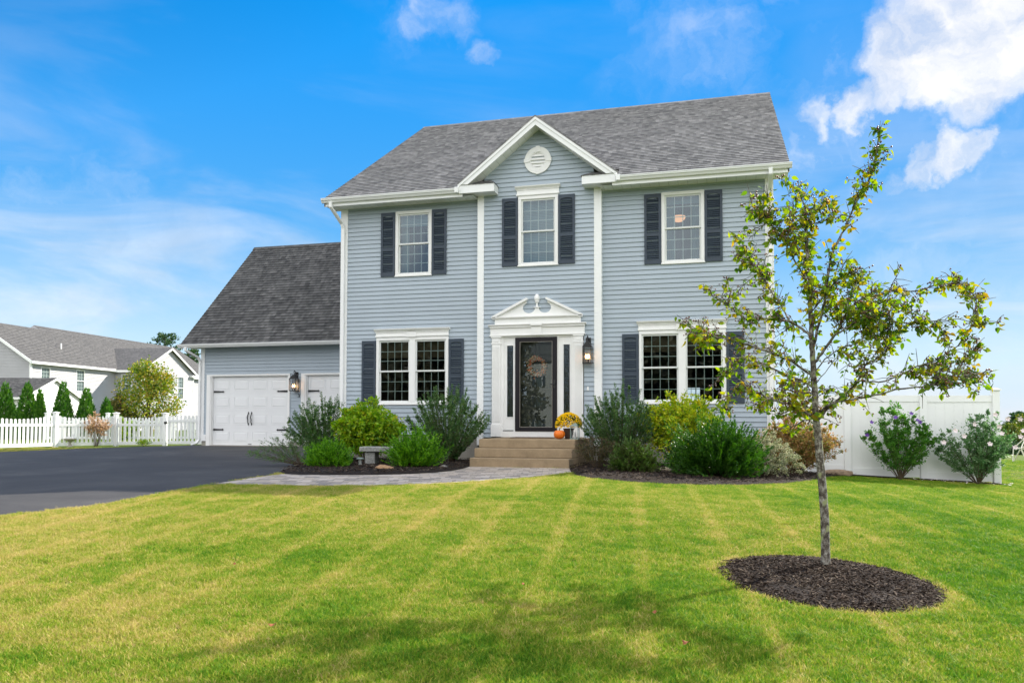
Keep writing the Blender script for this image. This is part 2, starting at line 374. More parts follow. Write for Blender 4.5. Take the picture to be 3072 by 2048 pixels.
DRIVE = [(-.3, 3.98), (-.2, 1.2), (.2, -.9), (.55, -2.9), (1.3, -4.7), (1.68, -5.6), (1.72, -7.2), (1.72, -8.4), (1.6, -9.3), (1.1, -10.2), (.2, -11.2), (-1.2, -12.4), (-3, -13.6), (-6, -15.2), (-14, -18.5), (-14, -5), (-11.6, -1.6), (-10.9, .7), (-10.85, 3.4), (-10.4, 6.2), (-9.2, 7.1), (-7.3, 7.2), (-6.95, 5.2), (-6.72, 3.98)]
def mat_asphalt():
    m = newmat('asphalt'); t = NT(m); p = t.pos()
    a = t.noise(p, .45, 6, .65, .8); c = t.noise(p, 120, 3, .8)
    f = t.math('ADD', t.math('MULTIPLY', a, .6), t.math('MULTIPLY', c, .4))
    col = t.ramp(f, [(.33, (.033, .031, .032)), (.52, (.056, .053, .052)), (.70, (.105, .098, .092))])
    return t.out(t.pbsdf(col, .85, .35, t.bump(c, .6, .006)))
tag(drape(DRIVE, .008, .25, 40).build('driveway', mat_asphalt(), smooth=True), kind='structure')
WALK = [(1.70, -5.35), (2.1, -5.5), (2.6, -5.42), (3.2, -5.22), (3.7, -4.85), (4.0, -4.4), (4.12, -3.8), (4.1, -3.1), (4.0, -2.45), (5.97, -2.45), (6.12, -2.9), (6.2, -3.5), (6.08, -4.1), (5.88, -4.8), (5.6, -5.4), (5.2, -6.05), (4.7, -6.55), (4.1, -6.9), (3.4, -7.08), (2.7, -7.16), (1.74, -7.2)]
def mat_pavers():
    m = newmat('concrete_pavers'); t = NT(m); p = t.mapping(t.pos(), rot=(0, 0, R_(-12)))
    outs = []
    br = t.new('ShaderNodeTexBrick'); t.l.new(p, br.inputs[0]); br.offset = .5; br.squash = .7; br.squash_frequency = 3
    br.inputs['Color1'].default_value = (0, 0, 0, 1); br.inputs['Color2'].default_value = (1, 1, 1, 1); br.inputs['Mortar'].default_value = (.5, .5, .5, 1)
    br.inputs['Scale'].default_value = 1; br.inputs['Brick Width'].default_value = .23; br.inputs['Row Height'].default_value = .155
    br.inputs['Mortar Size'].default_value = .004; br.inputs['Mortar Smooth'].default_value = .3
    v = t.math('ADD', t.math('MULTIPLY', br.outputs['Color'], .7), t.math('MULTIPLY', t.noise(t.pos(), 9, 4), .4))
    col = t.ramp(v, [(.15, (.20, .18, .16)), (.42, (.36, .31, .26)), (.62, (.46, .375, .295)), (.9, (.58, .50, .43))])
    col = t.mix(br.outputs['Fac'], col, (.09, .085, .07))
    h = t.math('SUBTRACT', t.math('MULTIPLY', t.noise(t.pos(), 60, 3), .15), br.outputs['Fac'])
    return t.out(t.pbsdf(col, .85, .3, t.bump(h, .6, .01)))
tag(drape(WALK, .016, .1, 30).build('paver_path', mat_pavers(), smooth=True), kind='structure')
MULCH = None
def mat_mulch():
    m = newmat('dark_bark_mulch'); t = NT(m); p = t.pos()
    vo = t.new('ShaderNodeTexVoronoi'); vo.inputs['Scale'].default_value = 55; t.l.new(t.mapping(p, (1, 2.2, 1), rot=(0, 0, .5)), vo.inputs['Vector'])
    f = t.math('ADD', t.math('MULTIPLY', vo.outputs['Color'], .6), t.math('MULTIPLY', t.noise(p, 30, 4, .7), .5))
    col = t.ramp(f, [(.25, (.009, .006, .005)), (.5, (.024, .016, .012)), (.72, (.055, .037, .028)), (.92, (.12, .095, .075))])
    return t.out(t.pbsdf(col, .9, .25, t.bump(t.math('ADD', vo.outputs['Distance'], t.noise(p, 25, 4, .7)), 1, .03)))
MULCHM = mat_mulch()
BEDL = [(-.15, -.02), (4.0, -.02), (4.0, -2.45), (4.1, -3.1), (4.12, -3.8), (4.0, -4.4), (3.7, -4.85), (3.2, -5.22), (2.6, -5.42), (2.1, -5.5), (1.72, -5.38), (1.35, -4.85), (.6, -3.0), (.22, -.95), (-.1, -.1)]
BEDR = [(5.95, -.1), (5.95, -2.4), (6.14, -3.3), (6.35, -4.1), (6.7, -4.7), (7.3, -5.08), (7.9, -5.08), (8.5, -4.8), (9.1, -4.2), (9.7, -3.35), (10.2, -2.25), (10.6, -1.1), (11.0, -.1), (11.5, .0), (12.6, .0), (14.0, -.1), (14.05, .22), (13.2, .24), (9.8, .24), (9.74, -.02)]
BEDR2 = BEDR
tag(drape(BEDL, .02, .1, 26, .035).build('garden_bed', MULCHM, smooth=True), kind='structure')
tag(drape(BEDR, .02, .1, 40, .035).build('garden_bed', MULCHM, smooth=True), kind='structure')
RC = (9.47, -10.66); RINGP = [(RC[0]+(.80+.025*math.sin(3*a+1)+.015*math.sin(7*a))*math.cos(a), RC[1]+(.82+.02*math.sin(2*a))*math.sin(a)) for a in [2*math.pi*k/48 for k in range(48)]]
tag(drape(RINGP, .004, .04, 26, .05).build('mulch_ring', MULCHM, smooth=True), kind='structure')

# mulch chips
def bed_z(x, y, poly, lift=.02, crown=.035): return terr(x, y)+lift+crown*.9
def chips(n, poly, size, zf, name):
    x0 = min(p[0] for p in poly); x1 = max(p[0] for p in poly); y0 = min(p[1] for p in poly); y1 = max(p[1] for p in poly); b = MB(); c = 0
    while c < n:
        x = random.uniform(x0, x1); y = random.uniform(y0, y1)
        if not inside((x, y), poly): continue
        c += 1; L = size*random.uniform(.4, 1.3); w = L*random.uniform(.2, .45); a = random.uniform(0, 6.3); z = zf(x, y)+random.uniform(0, .012)
        ti = random.uniform(-.5, .5); dx = Vector((math.cos(a)*math.cos(ti), math.sin(a)*math.cos(ti), math.sin(ti)))*L/2; dv = Vector((-math.sin(a), math.cos(a), random.uniform(-.5, .5)))*w/2; p = Vector((x, y, z))
        h = Vector((0, 0, .004)); q = [p-dx-dv, p+dx-dv*.6, p+dx+dv*.6, p-dx+dv]
        b.poly([v+h for v in q]); b.poly([q[0], q[1], q[1]+h, q[0]+h])
    return b
def ringz(x, y):
    d = .8-math.hypot(x-RC[0], y-RC[1]); return terr(x, y)+.004+.05*min(1, max(0, d)/.35)
CHIPM = mat_leaf('mulch_chips', [(.010, .006, .004), (.024, .015, .010), (.042, .027, .018), (.075, .05, .034), (.16, .125, .09)], 0, .9, .2)
tag(chips(9000, RINGP, .026, ringz, 'c').build('mulch_chips', CHIPM), kind='stuff')
tag(chips(5200, BEDR[:14]+[(9.7, -.1)], .045, lambda x, y: terr(x, y)+.055, 'c').build('mulch_chips', CHIPM), kind='stuff')
tag(chips(3600, BEDL, .045, lambda x, y: terr(x, y)+.055, 'c').build('mulch_chips', CHIPM), kind='stuff')

# ------------------------------------------------------------------ siding and roof builders
CS = .1016
def siding(b, xf, z0, z1, holes=(), top=None, lip=.021, cs=CS):
    """lap siding on the plane y=0 (faces -y); xf=(x0,x1); holes: (x0,x1,z0,z1); top(z)->(x0,x1) limits for gables"""
    n = int(math.ceil((z1-z0)/cs))
    for k in range(n):
        a = z0+k*cs; c = min(z1, a+cs)
        cuts = sorted(set([a, c]+[h[2] for h in holes if a < h[2] < c]+[h[3] for h in holes if a < h[3] < c]))
        for p, q in zip(cuts, cuts[1:]):
            m = (p+q)/2; iv = [tuple(xf)]
            for h in holes:
                if h[2] < m < h[3]:
                    nv = []
                    for u, w in iv:
                        if h[1] <= u or h[0] >= w: nv.append((u, w)); continue
                        if h[0] > u: nv.append((u, h[0]))
                        if h[1] < w: nv.append((h[1], w))
                    iv = nv
            yp = -lip*(1-(p-a)/cs); yq = -lip*(1-(q-a)/cs)
            for u, w in iv:
                u0, w0, u1, w1 = u, w, u, w
                if top:
                    t0 = top(p); t1 = top(q); u0 = max(u, t0[0]); w0 = min(w, t0[1]); u1 = max(u, t1[0]); w1 = min(w, t1[1])
                    if u0 >= w0: continue
                    if u1 > w1: u1 = w1 = (u1+w1)/2
                b.poly([(u0, yp, p), (w0, yp, p), (w1, yq, q), (u1, yq, q)])
                if p == a: b.poly([(u0, 0, a), (w0, 0, a), (w0, yp, a), (u0, yp, a)])
    return b
def shingles(name, A, B, D, E, mat, parent, exposure=.143, thick=.018, back=True, cut=None):
    """roof slope: eave A->B, ridge E->D above (A-E, B-D rakes); courses as overlapping strips, uv in metres"""
    A, B, D, E = map(Vector, (A, B, D, E)); eu = (B-A).normalized(); h = ((E-A)-eu*(E-A).dot(eu)); H = h.length; ev = h.normalized(); nrm = eu.cross(ev)
    n = max(1, int(round(H/exposure))); b = MB()
    for k in range(n):
        s0 = k/n; s1 = (k+1)/n
        p0 = A.lerp(E, s0); p1 = B.lerp(D, s0); q0 = A.lerp(E, s1); q1 = B.lerp(D, s1); up_ = nrm*(thick+.004); lo_ = nrm*.004
        pcs = [(0., 1.)]
        if cut and p0.y < cut[2]: W_ = (p1-p0).length; pcs = [(0., (cut[0]-p0.x)/W_), ((cut[1]-p0.x)/W_, 1.)]
        for f0, f1 in pcs:
            a0, a1, c0, c1 = p0.lerp(p1, f0), p0.lerp(p1, f1), q0.lerp(q1, f0), q0.lerp(q1, f1)
            b.poly([a0+up_, a1+up_, c1+lo_, c0+lo_]); b.poly([a0, a1, a1+up_, a0+up_])
    if back:
        dn = nrm*-.015
        if not cut: b.poly([A+dn, E+dn, D+dn, B+dn])
        for p, q in ((A, E), (B, D)): b.poly([p+dn, q+dn, q+nrm*.012, p+nrm*.012])
    def uv(co):
        d = co-A; return (d.dot(eu)+50, d.dot(ev)+1e-3)
    return b.build(name, mat, parent, uv=uv)

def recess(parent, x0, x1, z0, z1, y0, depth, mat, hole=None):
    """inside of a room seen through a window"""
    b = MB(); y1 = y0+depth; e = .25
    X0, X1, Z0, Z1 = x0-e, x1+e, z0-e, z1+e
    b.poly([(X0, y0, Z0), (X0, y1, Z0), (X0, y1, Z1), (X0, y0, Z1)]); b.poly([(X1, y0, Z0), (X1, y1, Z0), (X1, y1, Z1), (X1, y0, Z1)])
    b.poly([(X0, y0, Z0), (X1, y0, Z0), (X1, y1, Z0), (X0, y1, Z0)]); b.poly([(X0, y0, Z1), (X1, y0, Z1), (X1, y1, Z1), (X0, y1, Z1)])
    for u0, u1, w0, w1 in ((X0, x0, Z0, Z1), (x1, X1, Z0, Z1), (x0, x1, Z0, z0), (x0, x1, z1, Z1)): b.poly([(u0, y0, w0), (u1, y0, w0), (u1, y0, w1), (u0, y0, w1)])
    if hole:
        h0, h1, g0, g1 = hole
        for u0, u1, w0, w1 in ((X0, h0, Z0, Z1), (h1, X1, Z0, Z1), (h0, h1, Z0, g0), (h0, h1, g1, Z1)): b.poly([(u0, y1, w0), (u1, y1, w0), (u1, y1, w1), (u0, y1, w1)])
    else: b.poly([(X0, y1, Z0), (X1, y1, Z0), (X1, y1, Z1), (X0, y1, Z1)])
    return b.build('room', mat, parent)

GRIDM = mat_plain('window_grille', (.46, .55, .53), .5, .3, .03)
SASHM = mat_plain('white_sash', (.68, .70, .68), .45, .4, .03)
def double_hung(w, x0, x1, z0, z1, cols=4, rows=3, y=0.0, fr=.035):
    zm = (z0+z1)/2; s = MB(); g = MB(); p = MB()
    for k, (a, c, yy) in enumerate(((zm-.015, z1, y+.0), (z0, zm+.015, y+.03))):
        s.box(x0, x1, yy, yy+.028, a, a+fr); s.box(x0, x1, yy, yy+.028, c-fr, c); s.box(x0, x0+fr, yy, yy+.028, a+fr, c-fr); s.box(x1-fr, x1, yy, yy+.028, a+fr, c-fr)
        gx0, gx1, gz0, gz1 = x0+fr, x1-fr, a+fr, c-fr; t = .008
        for i in range(1, cols): u = gx0+(gx1-gx0)*i/cols; g.box(u-t, u+t, yy+.016, yy+.022, gz0, gz1)
        for i in range(1, rows): u = gz0+(gz1-gz0)*i/rows; g.box(gx0, gx1, yy+.0145, yy+.0235, u-t, u+t)
        p.poly([(gx0, yy+.010, gz0), (gx1, yy+.010, gz0), (gx1, yy+.010, gz1), (gx0, yy+.010, gz1)])
    s.build('sash', SASHM, w); g.build('grille', GRIDM, w); p.build('pane', GLASS, w)
def casing(b, x0, x1, z0, z1, ix, y0=-.03, y1=.05):
    """outer rectangle with inner openings ix=[(a,b,c,d),...] sharing z range"""
    zz0, zz1 = ix[0][2], ix[0][3]
    b.box(x0, x1, y0, y1, z0, zz0); b.box(x0, x1, y0, y1, zz1, z1)
    u = x0
    for (a, c, _, _) in ix: b.box(u, a, y0+.0, y1, zz0, zz1); u = c
    b.box(u, x1, y0, y1, zz0, zz1)
    b.box(x0-.012, x1+.012, y0-.012, y0, z0, z0+.03)
    return b
def header(parent, x0, x1, z0, z1, y0, key=True):
    """crown with dentils over a window"""
    b = MB(); H = z1-z0; e = .035
    b.box(x0, x1, y0-.035, y0+.03, z0, z1-.05)
    b.box(x0-.012, x1+.012, y0-.05, y0, z0+.012, z0+.034); b.box(x0-.008, x1+.008, y0-.044, y0, z0+.034, z0+.048)
    zt = z1
    b.prism([(y0+.0, zt-.06), (y0-.05, zt-.06), (y0-.06, zt-.045), (y0-.085, zt-.02), (y0-.09, zt), (y0, zt)], 'x', x0-e, x1+e)
    n = int((x1-x0)/.036); zd = zt-.06
    for i in range(n+1):
        u = x0+(x1-x0)*i/n; b.box(u-.009, u+.009, y0-.052, y0-.03, zd-.026, zd)
    if key:
        c = (x0+x1)/2; w = .115; b.box(c-w, c+w, y0-.062, y0-.036, z0-.004, z1-.085)
        b.prism([(y0+.0, zt-.06), (y0-.062, zt-.06), (y0-.075, zt-.045), (y0-.1, zt-.02), (y0-.105, zt+.002), (y0, zt+.002)], 'x', c-w, c+w)
    b.build('crown_header', WHITE, parent)
def shutter(parent, x0, x1, z0, z1, y0):
    b = MB(); st = .05; y1 = y0-.032
    b.box(x0, x0+st, y1, y0, z0, z1); b.box(x1-st, x1, y1, y0, z0, z1)
    b.box(x0+st, x1-st, y1, y0, z0, z0+.09); b.box(x0+st, x1-st, y1, y0, z1-.07, z1)
    zm = z0+(z1-z0)*.42; b.box(x0+st, x1-st, y1, y0, zm-.035, zm+.035)
    b.box(x0+st, x1-st, y0-.004, y0, z0+.09, z1-.07)
    # arch at the head
    c = (x0+x1)/2; hw = (x1-x0)/2-st; pts = [(c-hw, z1-.07), (c-hw, z1-.11)]+[(c-hw*math.cos(math.pi*k/8), z1-.11+.035*math.sin(math.pi*k/8)) for k in range(1, 8)]+[(c+hw, z1-.11), (c+hw, z1-.07)]
    b.prism(pts, 'y', y1, y0-.004)
    for a, d in ((z0+.095, zm-.04), (zm+.04, z1-.10)):
        n = int((d-a)/.040)
        for i in range(n):
            z = a+(d-a)*(i+.5)/n; b.hexa([(x0+st, y0-.028, z-.018), (x1-st, y0-.028, z-.018), (x1-st, y0-.006, z+.008), (x0+st, y0-.006, z+.008), (x0+st, y0-.028, z-.011), (x1-st, y0-.028, z-.011), (x1-st, y0-.006, z+.015), (x0+st, y0-.006, z+.015)])
    b.build('shutter', SHUT, parent)
# ------------------------------------------------------------------ the house
H = thing('house', 'two storey blue-grey clapboard house with navy shutters, white trim and attached garage', 'house')
YB = -.12            # plane of the projecting centre bay
ZS, ZT = .585, 5.915 # siding bottom and soffit level
BX0, BX1 = 3.43, 6.215
WIN = {'UL': (1.372, 2.276, 4.24, 5.778), 'UR': (7.495, 8.39, 4.232, 5.782), 'LL': (.912, 2.70, 1.265, 2.83), 'LR': (7.01, 8.81, 1.258, 2.82)}
b = MB()
siding(b, (.15, BX0), ZS, ZT, [WIN['UL'], WIN['LL']]); b.build('wall', SIDING, H); b = MB()
siding(b, (BX1, 9.61), ZS, ZT, [WIN['UR'], WIN['LR']])
b.build('wall', SIDING, H)
# bay wall with its gable
AX, AZ, GS = 4.835, 7.36, .775
CW = (4.365, 5.272, 4.312, 5.88)
b = MB(); siding(b, (BX0+.14, BX1-.15), ZS-.05, AZ, [CW, (3.76, 5.84, .4, 2.9)], top=lambda z: (AX-(AZ-z)/GS, AX+(AZ-z)/GS)); b.move(lambda x, y, z: (x, y+YB, z))
b.poly([(BX0, YB+.01, 0.3), (BX0, .02, .3), (BX0, .02, ZT), (BX0, YB+.01, ZT)]); b.poly([(BX1, YB+.01, .3), (BX1, .02, .3), (BX1, .02, ZT), (BX1, YB+.01, ZT)])
b.build('wall', SIDING, H)
# corner boards
def board(x0, x1, y0, y1, z0, z1, name='corner_board'): return MB().box(x0, x1, y0, y1, z0, z1).build(name, WHITE2, H, bevel=.004)
MB().box(-.012, .15, -.026, 0, ZS-.13, ZT).box(-.026, -.012, -.026, .12, ZS-.13, ZT).build('corner_board', WHITE2, H)
MB().box(9.61, 9.762, -.026, 0, ZS-.13, ZT).box(9.762, 9.776, -.026, .12, ZS-.13, ZT).build('corner_board', WHITE2, H)
MB().box(BX0-.01, BX0+.14, YB-.026, YB, .36, 5.96).box(BX0-.012, BX0, YB, -.012, .36, ZT).build('corner_board', WHITE2, H)
MB().box(BX1-.15, BX1+.01, YB-.026, YB, .36, 5.96).box(BX1, BX1+.012, YB, -.012, .36, ZT).build('corner_board', WHITE2, H)
# side and back walls
BY = 11.85
b = MB(); s = MB(); gtop = lambda z: (-.05, BY+.05) if z < ZT else ((z-ZT)/.628, BY-(z-ZT)/.628)
siding(s, (.1, BY-.1), ZS, 9.6, [], top=gtop)
s.move(lambda x, y, z: (9.75-y, x, z)); s.build('wall', SIDING, H)
s = MB(); siding(s, (.1, BY-.1), ZS, 9.6, [], top=gtop); s.move(lambda x, y, z: (y, BY-x, z)); s.build('wall', SIDING, H)
s = MB(); siding(s, (0, 9.75), ZS, ZT, [(1.8, 2.26, 1.2, 2.1)]); s.move(lambda x, y, z: (9.75-x, BY-y, z)); s.build('wall', SIDING, H)
# foundation
MB().box(0, 9.75, .03, BY-.03, -.6, ZS-.01).box(BX0+.02, BX1-.02, YB+.03, .03, -.4, ZS-.06).build('foundation', CONC, H)
# attic floor stops light
MB().poly([(0, 0, ZT), (9.75, 0, ZT), (9.75, BY, ZT), (0, BY, ZT)]).build('ceiling', DARK, H)
# roof
EY, EZ, RY, RZ, RX0, RX1 = -.45, 6.07, 5.93, 10.09, -.26, 10.07
shingles('roof', (RX0, EY, EZ), (RX1, EY, EZ), (RX1, RY, RZ), (RX0, RY, RZ), ROOF, H, cut=(3.07, 6.60, .0))
shingles('roof', (RX1, 2*RY-EY, EZ), (RX0, 2*RY-EY, EZ), (RX0, RY, RZ), (RX1, RY, RZ), ROOF, H)
b = MB(); b.prism([(RY-.16, RZ-.085), (RY, RZ+.028), (RY+.16, RZ-.085), (RY, RZ+.012)], 'x', RX0-.005, RX1+.005); b.build('ridge_cap', ROOF, H, uv=lambda c: (c.x, c.y*3))
# rakes, soffit, fascia
for x0, x1 in ((RX0+.01, RX0+.035), (RX1-.035, RX1-.01)):
    b = MB(); b.prism([(EY+.02, EZ-.02), (RY, RZ-.03), (2*RY-EY-.02, EZ-.02), (2*RY-EY-.02, EZ-.17), (RY, RZ-.2), (EY+.02, EZ-.17)], 'x', x0, x1); b.build('rake_board', WHITE2, H)
sl = .63
for x0, x1 in ((RX0+.035, -.02), (9.77, RX1-.035)):
    b = MB(); b.poly([(x0, EY+.05, EZ-.16), (x1, EY+.05, EZ-.16), (x1, RY, RZ-.17), (x0, RY, RZ-.17)]).poly([(x0, 2*RY-EY-.05, EZ-.16), (x1, 2*RY-EY-.05, EZ-.16), (x1, RY, RZ-.17), (x0, RY, RZ-.17)]); b.build('soffit', SOFFIT, H, uv=lambda c: (c.y, c.x))
suv = lambda c: (c.x, c.y)
MB().poly([(RX0+.02, EY+.04, ZT), (BX0-.015, EY+.04, ZT), (BX0-.015, 0.02, ZT), (RX0+.02, 0.02, ZT)]).build('soffit', SOFFIT, H, uv=suv)
MB().poly([(BX1+.015, EY+.04, ZT), (RX1-.02, EY+.04, ZT), (RX1-.02, 0.02, ZT), (BX1+.015, 0.02, ZT)]).build('soffit', SOFFIT, H, uv=suv)
for x0, x1 in ((RX0+.005, 3.15), (6.5, RX1-.005)): MB().box(x0, x1, EY+.02, EY+.045, ZT-.02, EZ-.005).build('fascia', WHITE2, H)
for x0, x1 in ((RX0+.005, .0), (9.75, RX1-.005)): MB().box(x0, x1, -.005, .02, ZT-.02, EZ+.19).build('eave_return', WHITE2, H)
def gutter(parent, x0, x1, y, z, caps=True):
    prof = [(y, z), (y, z-.095), (y-.06, z-.095), (y-.075, z-.07), (y-.085, z-.055), (y-.105, z-.04), (y-.11, z-.015), (y-.118, z-.012), (y-.118, z+.004), (y-.104, z+.004), (y-.1, z-.03), (y-.06, z-.08), (y-.012, z-.085), (y-.012, z)]
    return MB().prism(prof, 'x', x0, x1).build('gutter', WHITE2, parent)
gutter(H, RX0-.03, 3.09, EY+.02, EZ-.005); gutter(H, 6.58, RX1+.04, EY+.02, EZ-.005)
def downspout(parent, pts, w=.075, d=.055, name='downspout'):
    b = MB(); 
    for (a, c) in zip(pts, pts[1:]):
        a = Vector(a); c = Vector(c); u = (c-a).normalized(); e = Vector((1, 0, 0))
        if abs(u.x) > .9: e = Vector((0, 1, 0))
        n = u.cross(e).normalized(); e = n.cross(u).normalized(); a = a-u*.012; c = c+u*.012
        q = []
        for P in (a, c):
            for sx, sy in ((-1, -1), (1, -1), (1, 1), (-1, 1)): q.append(P+e*w/2*sx+n*d/2*sy)
        b.hexa(q)
    return b.build(name, WHITE2, parent, bevel=.006)
downspout(H, [(-.06, -.49, 5.98), (-.06, -.485, 5.87), (.035, -.1, 5.56), (.055, -.062, 5.45), (.055, -.062, .12), (.055, -.2, .05)])
downspout(H, [(9.70, -.49, 5.98), (9.70, -.485, 5.88), (9.70, -.1, 5.66), (9.70, -.062, 5.55), (9.70, -.062, .1), (9.70, -.2, .03)])
# cross gable
GX0, GX1, GY, GZE, GZA = 3.06, 6.61, -.50, 6.165, 7.54
GC = (GX0+GX1)/2
yb = (GZA-EZ)/sl+EY; ye = (GZE-EZ)/sl+EY
shingles('roof', (GX0, ye, GZE), (GX0, GY, GZE), (GC, GY, GZA), (GC, yb, GZA), ROOF, H)
shingles('roof', (GX1, GY, GZE), (GX1, ye, GZE), (GC, yb, GZA), (GC, GY, GZA), ROOF, H)
GSL = (GZA-GZE)/(GC-GX0)
def rakeband(y0, y1, dz0, dz1, name, mat=WHITE2, xin=0):
    b = MB()
    for s in (-1, 1):
        e = GX0+xin if s < 0 else GX1-xin; ze = GZE+xin*GSL
        b.hexa([(e, y0, ze-dz1), (GC, y0, GZA-dz1), (GC, y1, GZA-dz1), (e, y1, ze-dz1), (e, y0, ze-dz0), (GC, y0, GZA-dz0), (GC, y1, GZA-dz0), (e, y1, ze-dz0)])
    return b.build(name, mat, H)
rakeband(GY+.02, GY+.05, .012, .20, 'rake_board'); rakeband(GY+.004, GY+.02, .014, .085, 'rake_board')
b = MB()
for s in (-1, 1):
    e = GX0+.02 if s < 0 else GX1-.02; b.poly([(e, GY+.04, GZE-.19), (GC, GY+.04, GZA-.19), (GC, YB+.01, GZA-.19), (e, YB+.01, GZE-.19)])
b.build('soffit', SOFFIT, H, uv=lambda c: (c.x*1.25, c.y))
for s, (x0, x1) in ((-1, (3.085, 3.90)), (1, (5.855, 6.59))):
    MB().box(x0, x1, GY+.022, YB-.012 if True else 0, 5.955, 6.135).build('eave_return', WHITE2, H)
    MB().box(min(x0, x1) if s < 0 else BX1+.012, BX0-.012 if s < 0 else x1, YB-.012, EY+.05 if False else -.02, 5.955, 6.135).build('eave_return', WHITE2, H)
    xi = x1 if s < 0 else x0; xo = x0 if s < 0 else x1; b = MB(); ym = (GY+YB)/2
    A = (x0-.02, GY+.0, 6.137); B_ = (x1+.02, GY+.0, 6.137); Cc = (x1+.02, YB-.02, 6.137); Dd = (x0-.02, YB-.02, 6.137); top_i = (xi-s*(-.16) if s > 0 else xi-.16, YB-.022, 6.30); top_o = (xo, YB-.022, 6.30)
    L, R = (top_o, top_i) if s < 0 else (top_i, top_o)
    b.poly([A, B_, R, L]); 
    if s < 0: b.poly([B_, Cc, R])
    else: b.poly([Dd, A, L])
    b.build('eave_return', ROOFG, H, uv=lambda c: (c.x, c.y+c.z))
MB().box(3.0, 3.085, EY-.105, GY+.12, EZ-.11, EZ+.02).build('gutter', WHITE2, H, bevel=.01); MB().box(6.59, 6.68, EY-.105, GY+.12, EZ-.11, EZ+.02).build('gutter', WHITE2, H, bevel=.01)

# windows
def window(x0, x1, z0, z1, y, units, label=None):
    b = MB(); gl = [(a, c, z0+.065, z1-.07) for a, c in units]
    casing(b, x0, x1, z0, z1, gl, y-.032, y+.07)
    w = b.build('window', WHITE, H, bevel=.004, label=label)
    for a, c, d, e in gl: double_hung(w, a, c, d, e, y=y+.0)
    return w
def drapery(w, x0, x1, z0, z1, y, mat, name='curtain', waves=5):
    b = MB(); n = 24
    for i in range(n):
        u0 = x0+(x1-x0)*i/n; u1 = x0+(x1-x0)*(i+1)/n; f = lambda k: y+.02*math.sin(k/n*waves*6.28)
        b.poly([(u0, f(i), z0), (u1, f(i+1), z0), (u1, f(i+1), z1), (u0, f(i), z1)])
    return b.build(name, mat, w)
def blinds(w, x0, x1, z0, z1, y, mat, pitch=.035):
    b = MB(); n = int((z1-z0)/pitch)
    for i in range(n):
        z = z1-(i+.5)*pitch; b.poly([(x0, y-.006, z-.016), (x1, y-.006, z-.016), (x1, y+.008, z+.016), (x0, y+.008, z+.016)])
    return b.build('blind', mat, w)
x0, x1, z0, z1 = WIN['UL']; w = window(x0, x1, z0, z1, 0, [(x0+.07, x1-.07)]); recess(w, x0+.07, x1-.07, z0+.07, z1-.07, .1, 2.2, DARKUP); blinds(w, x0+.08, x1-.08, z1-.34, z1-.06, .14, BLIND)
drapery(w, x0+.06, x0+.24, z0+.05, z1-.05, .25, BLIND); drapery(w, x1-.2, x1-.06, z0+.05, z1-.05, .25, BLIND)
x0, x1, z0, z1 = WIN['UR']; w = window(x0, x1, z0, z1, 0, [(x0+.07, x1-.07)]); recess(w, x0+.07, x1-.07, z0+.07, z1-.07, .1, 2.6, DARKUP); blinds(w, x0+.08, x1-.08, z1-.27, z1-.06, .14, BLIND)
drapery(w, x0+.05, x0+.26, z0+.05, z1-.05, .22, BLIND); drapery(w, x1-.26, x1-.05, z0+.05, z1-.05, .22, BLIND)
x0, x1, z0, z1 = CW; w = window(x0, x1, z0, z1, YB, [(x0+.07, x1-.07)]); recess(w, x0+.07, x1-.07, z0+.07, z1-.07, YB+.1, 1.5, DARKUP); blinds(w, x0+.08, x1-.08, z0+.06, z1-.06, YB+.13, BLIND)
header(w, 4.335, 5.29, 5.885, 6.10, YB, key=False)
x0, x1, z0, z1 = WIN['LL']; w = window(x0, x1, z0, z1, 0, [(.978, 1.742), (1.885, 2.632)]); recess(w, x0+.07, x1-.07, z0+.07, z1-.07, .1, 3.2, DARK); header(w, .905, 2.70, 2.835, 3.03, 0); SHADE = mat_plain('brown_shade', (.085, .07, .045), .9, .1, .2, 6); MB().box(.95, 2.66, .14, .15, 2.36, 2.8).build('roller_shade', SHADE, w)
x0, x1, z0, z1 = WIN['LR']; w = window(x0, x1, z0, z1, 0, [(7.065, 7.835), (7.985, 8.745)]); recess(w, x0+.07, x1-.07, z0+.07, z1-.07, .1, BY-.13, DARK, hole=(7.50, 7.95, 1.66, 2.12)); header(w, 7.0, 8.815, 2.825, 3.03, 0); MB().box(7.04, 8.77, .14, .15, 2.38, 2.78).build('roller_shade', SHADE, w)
b = MB(); b.box(7.50, 7.95, BY-.06, BY-.04, 1.88, 1.895); b.box(7.64, 7.655, BY-.06, BY-.04, 1.66, 2.12); b.box(7.79, 7.805, BY-.06, BY-.04, 1.66, 2.12); b.build('grille', GRIDM, w)
for s in ((1.015, 1.368, 4.257, 5.757, 0), (2.282, 2.637, 4.257, 5.757, 0), (7.135, 7.488, 4.25, 5.757, 0), (8.396, 8.757, 4.25, 5.757, 0), (3.997, 4.36, 4.33, 5.858, YB), (5.278, 5.645, 4.33, 5.858, YB),
          (.551, .905, 1.29, 2.767, 0), (2.708, 3.065, 1.285, 2.765, 0), (6.652, 7.003, 1.273, 2.766, 0), (8.818, 9.175, 1.275, 2.762, 0)): shutter(H, *s[:4], s[4]-.012)
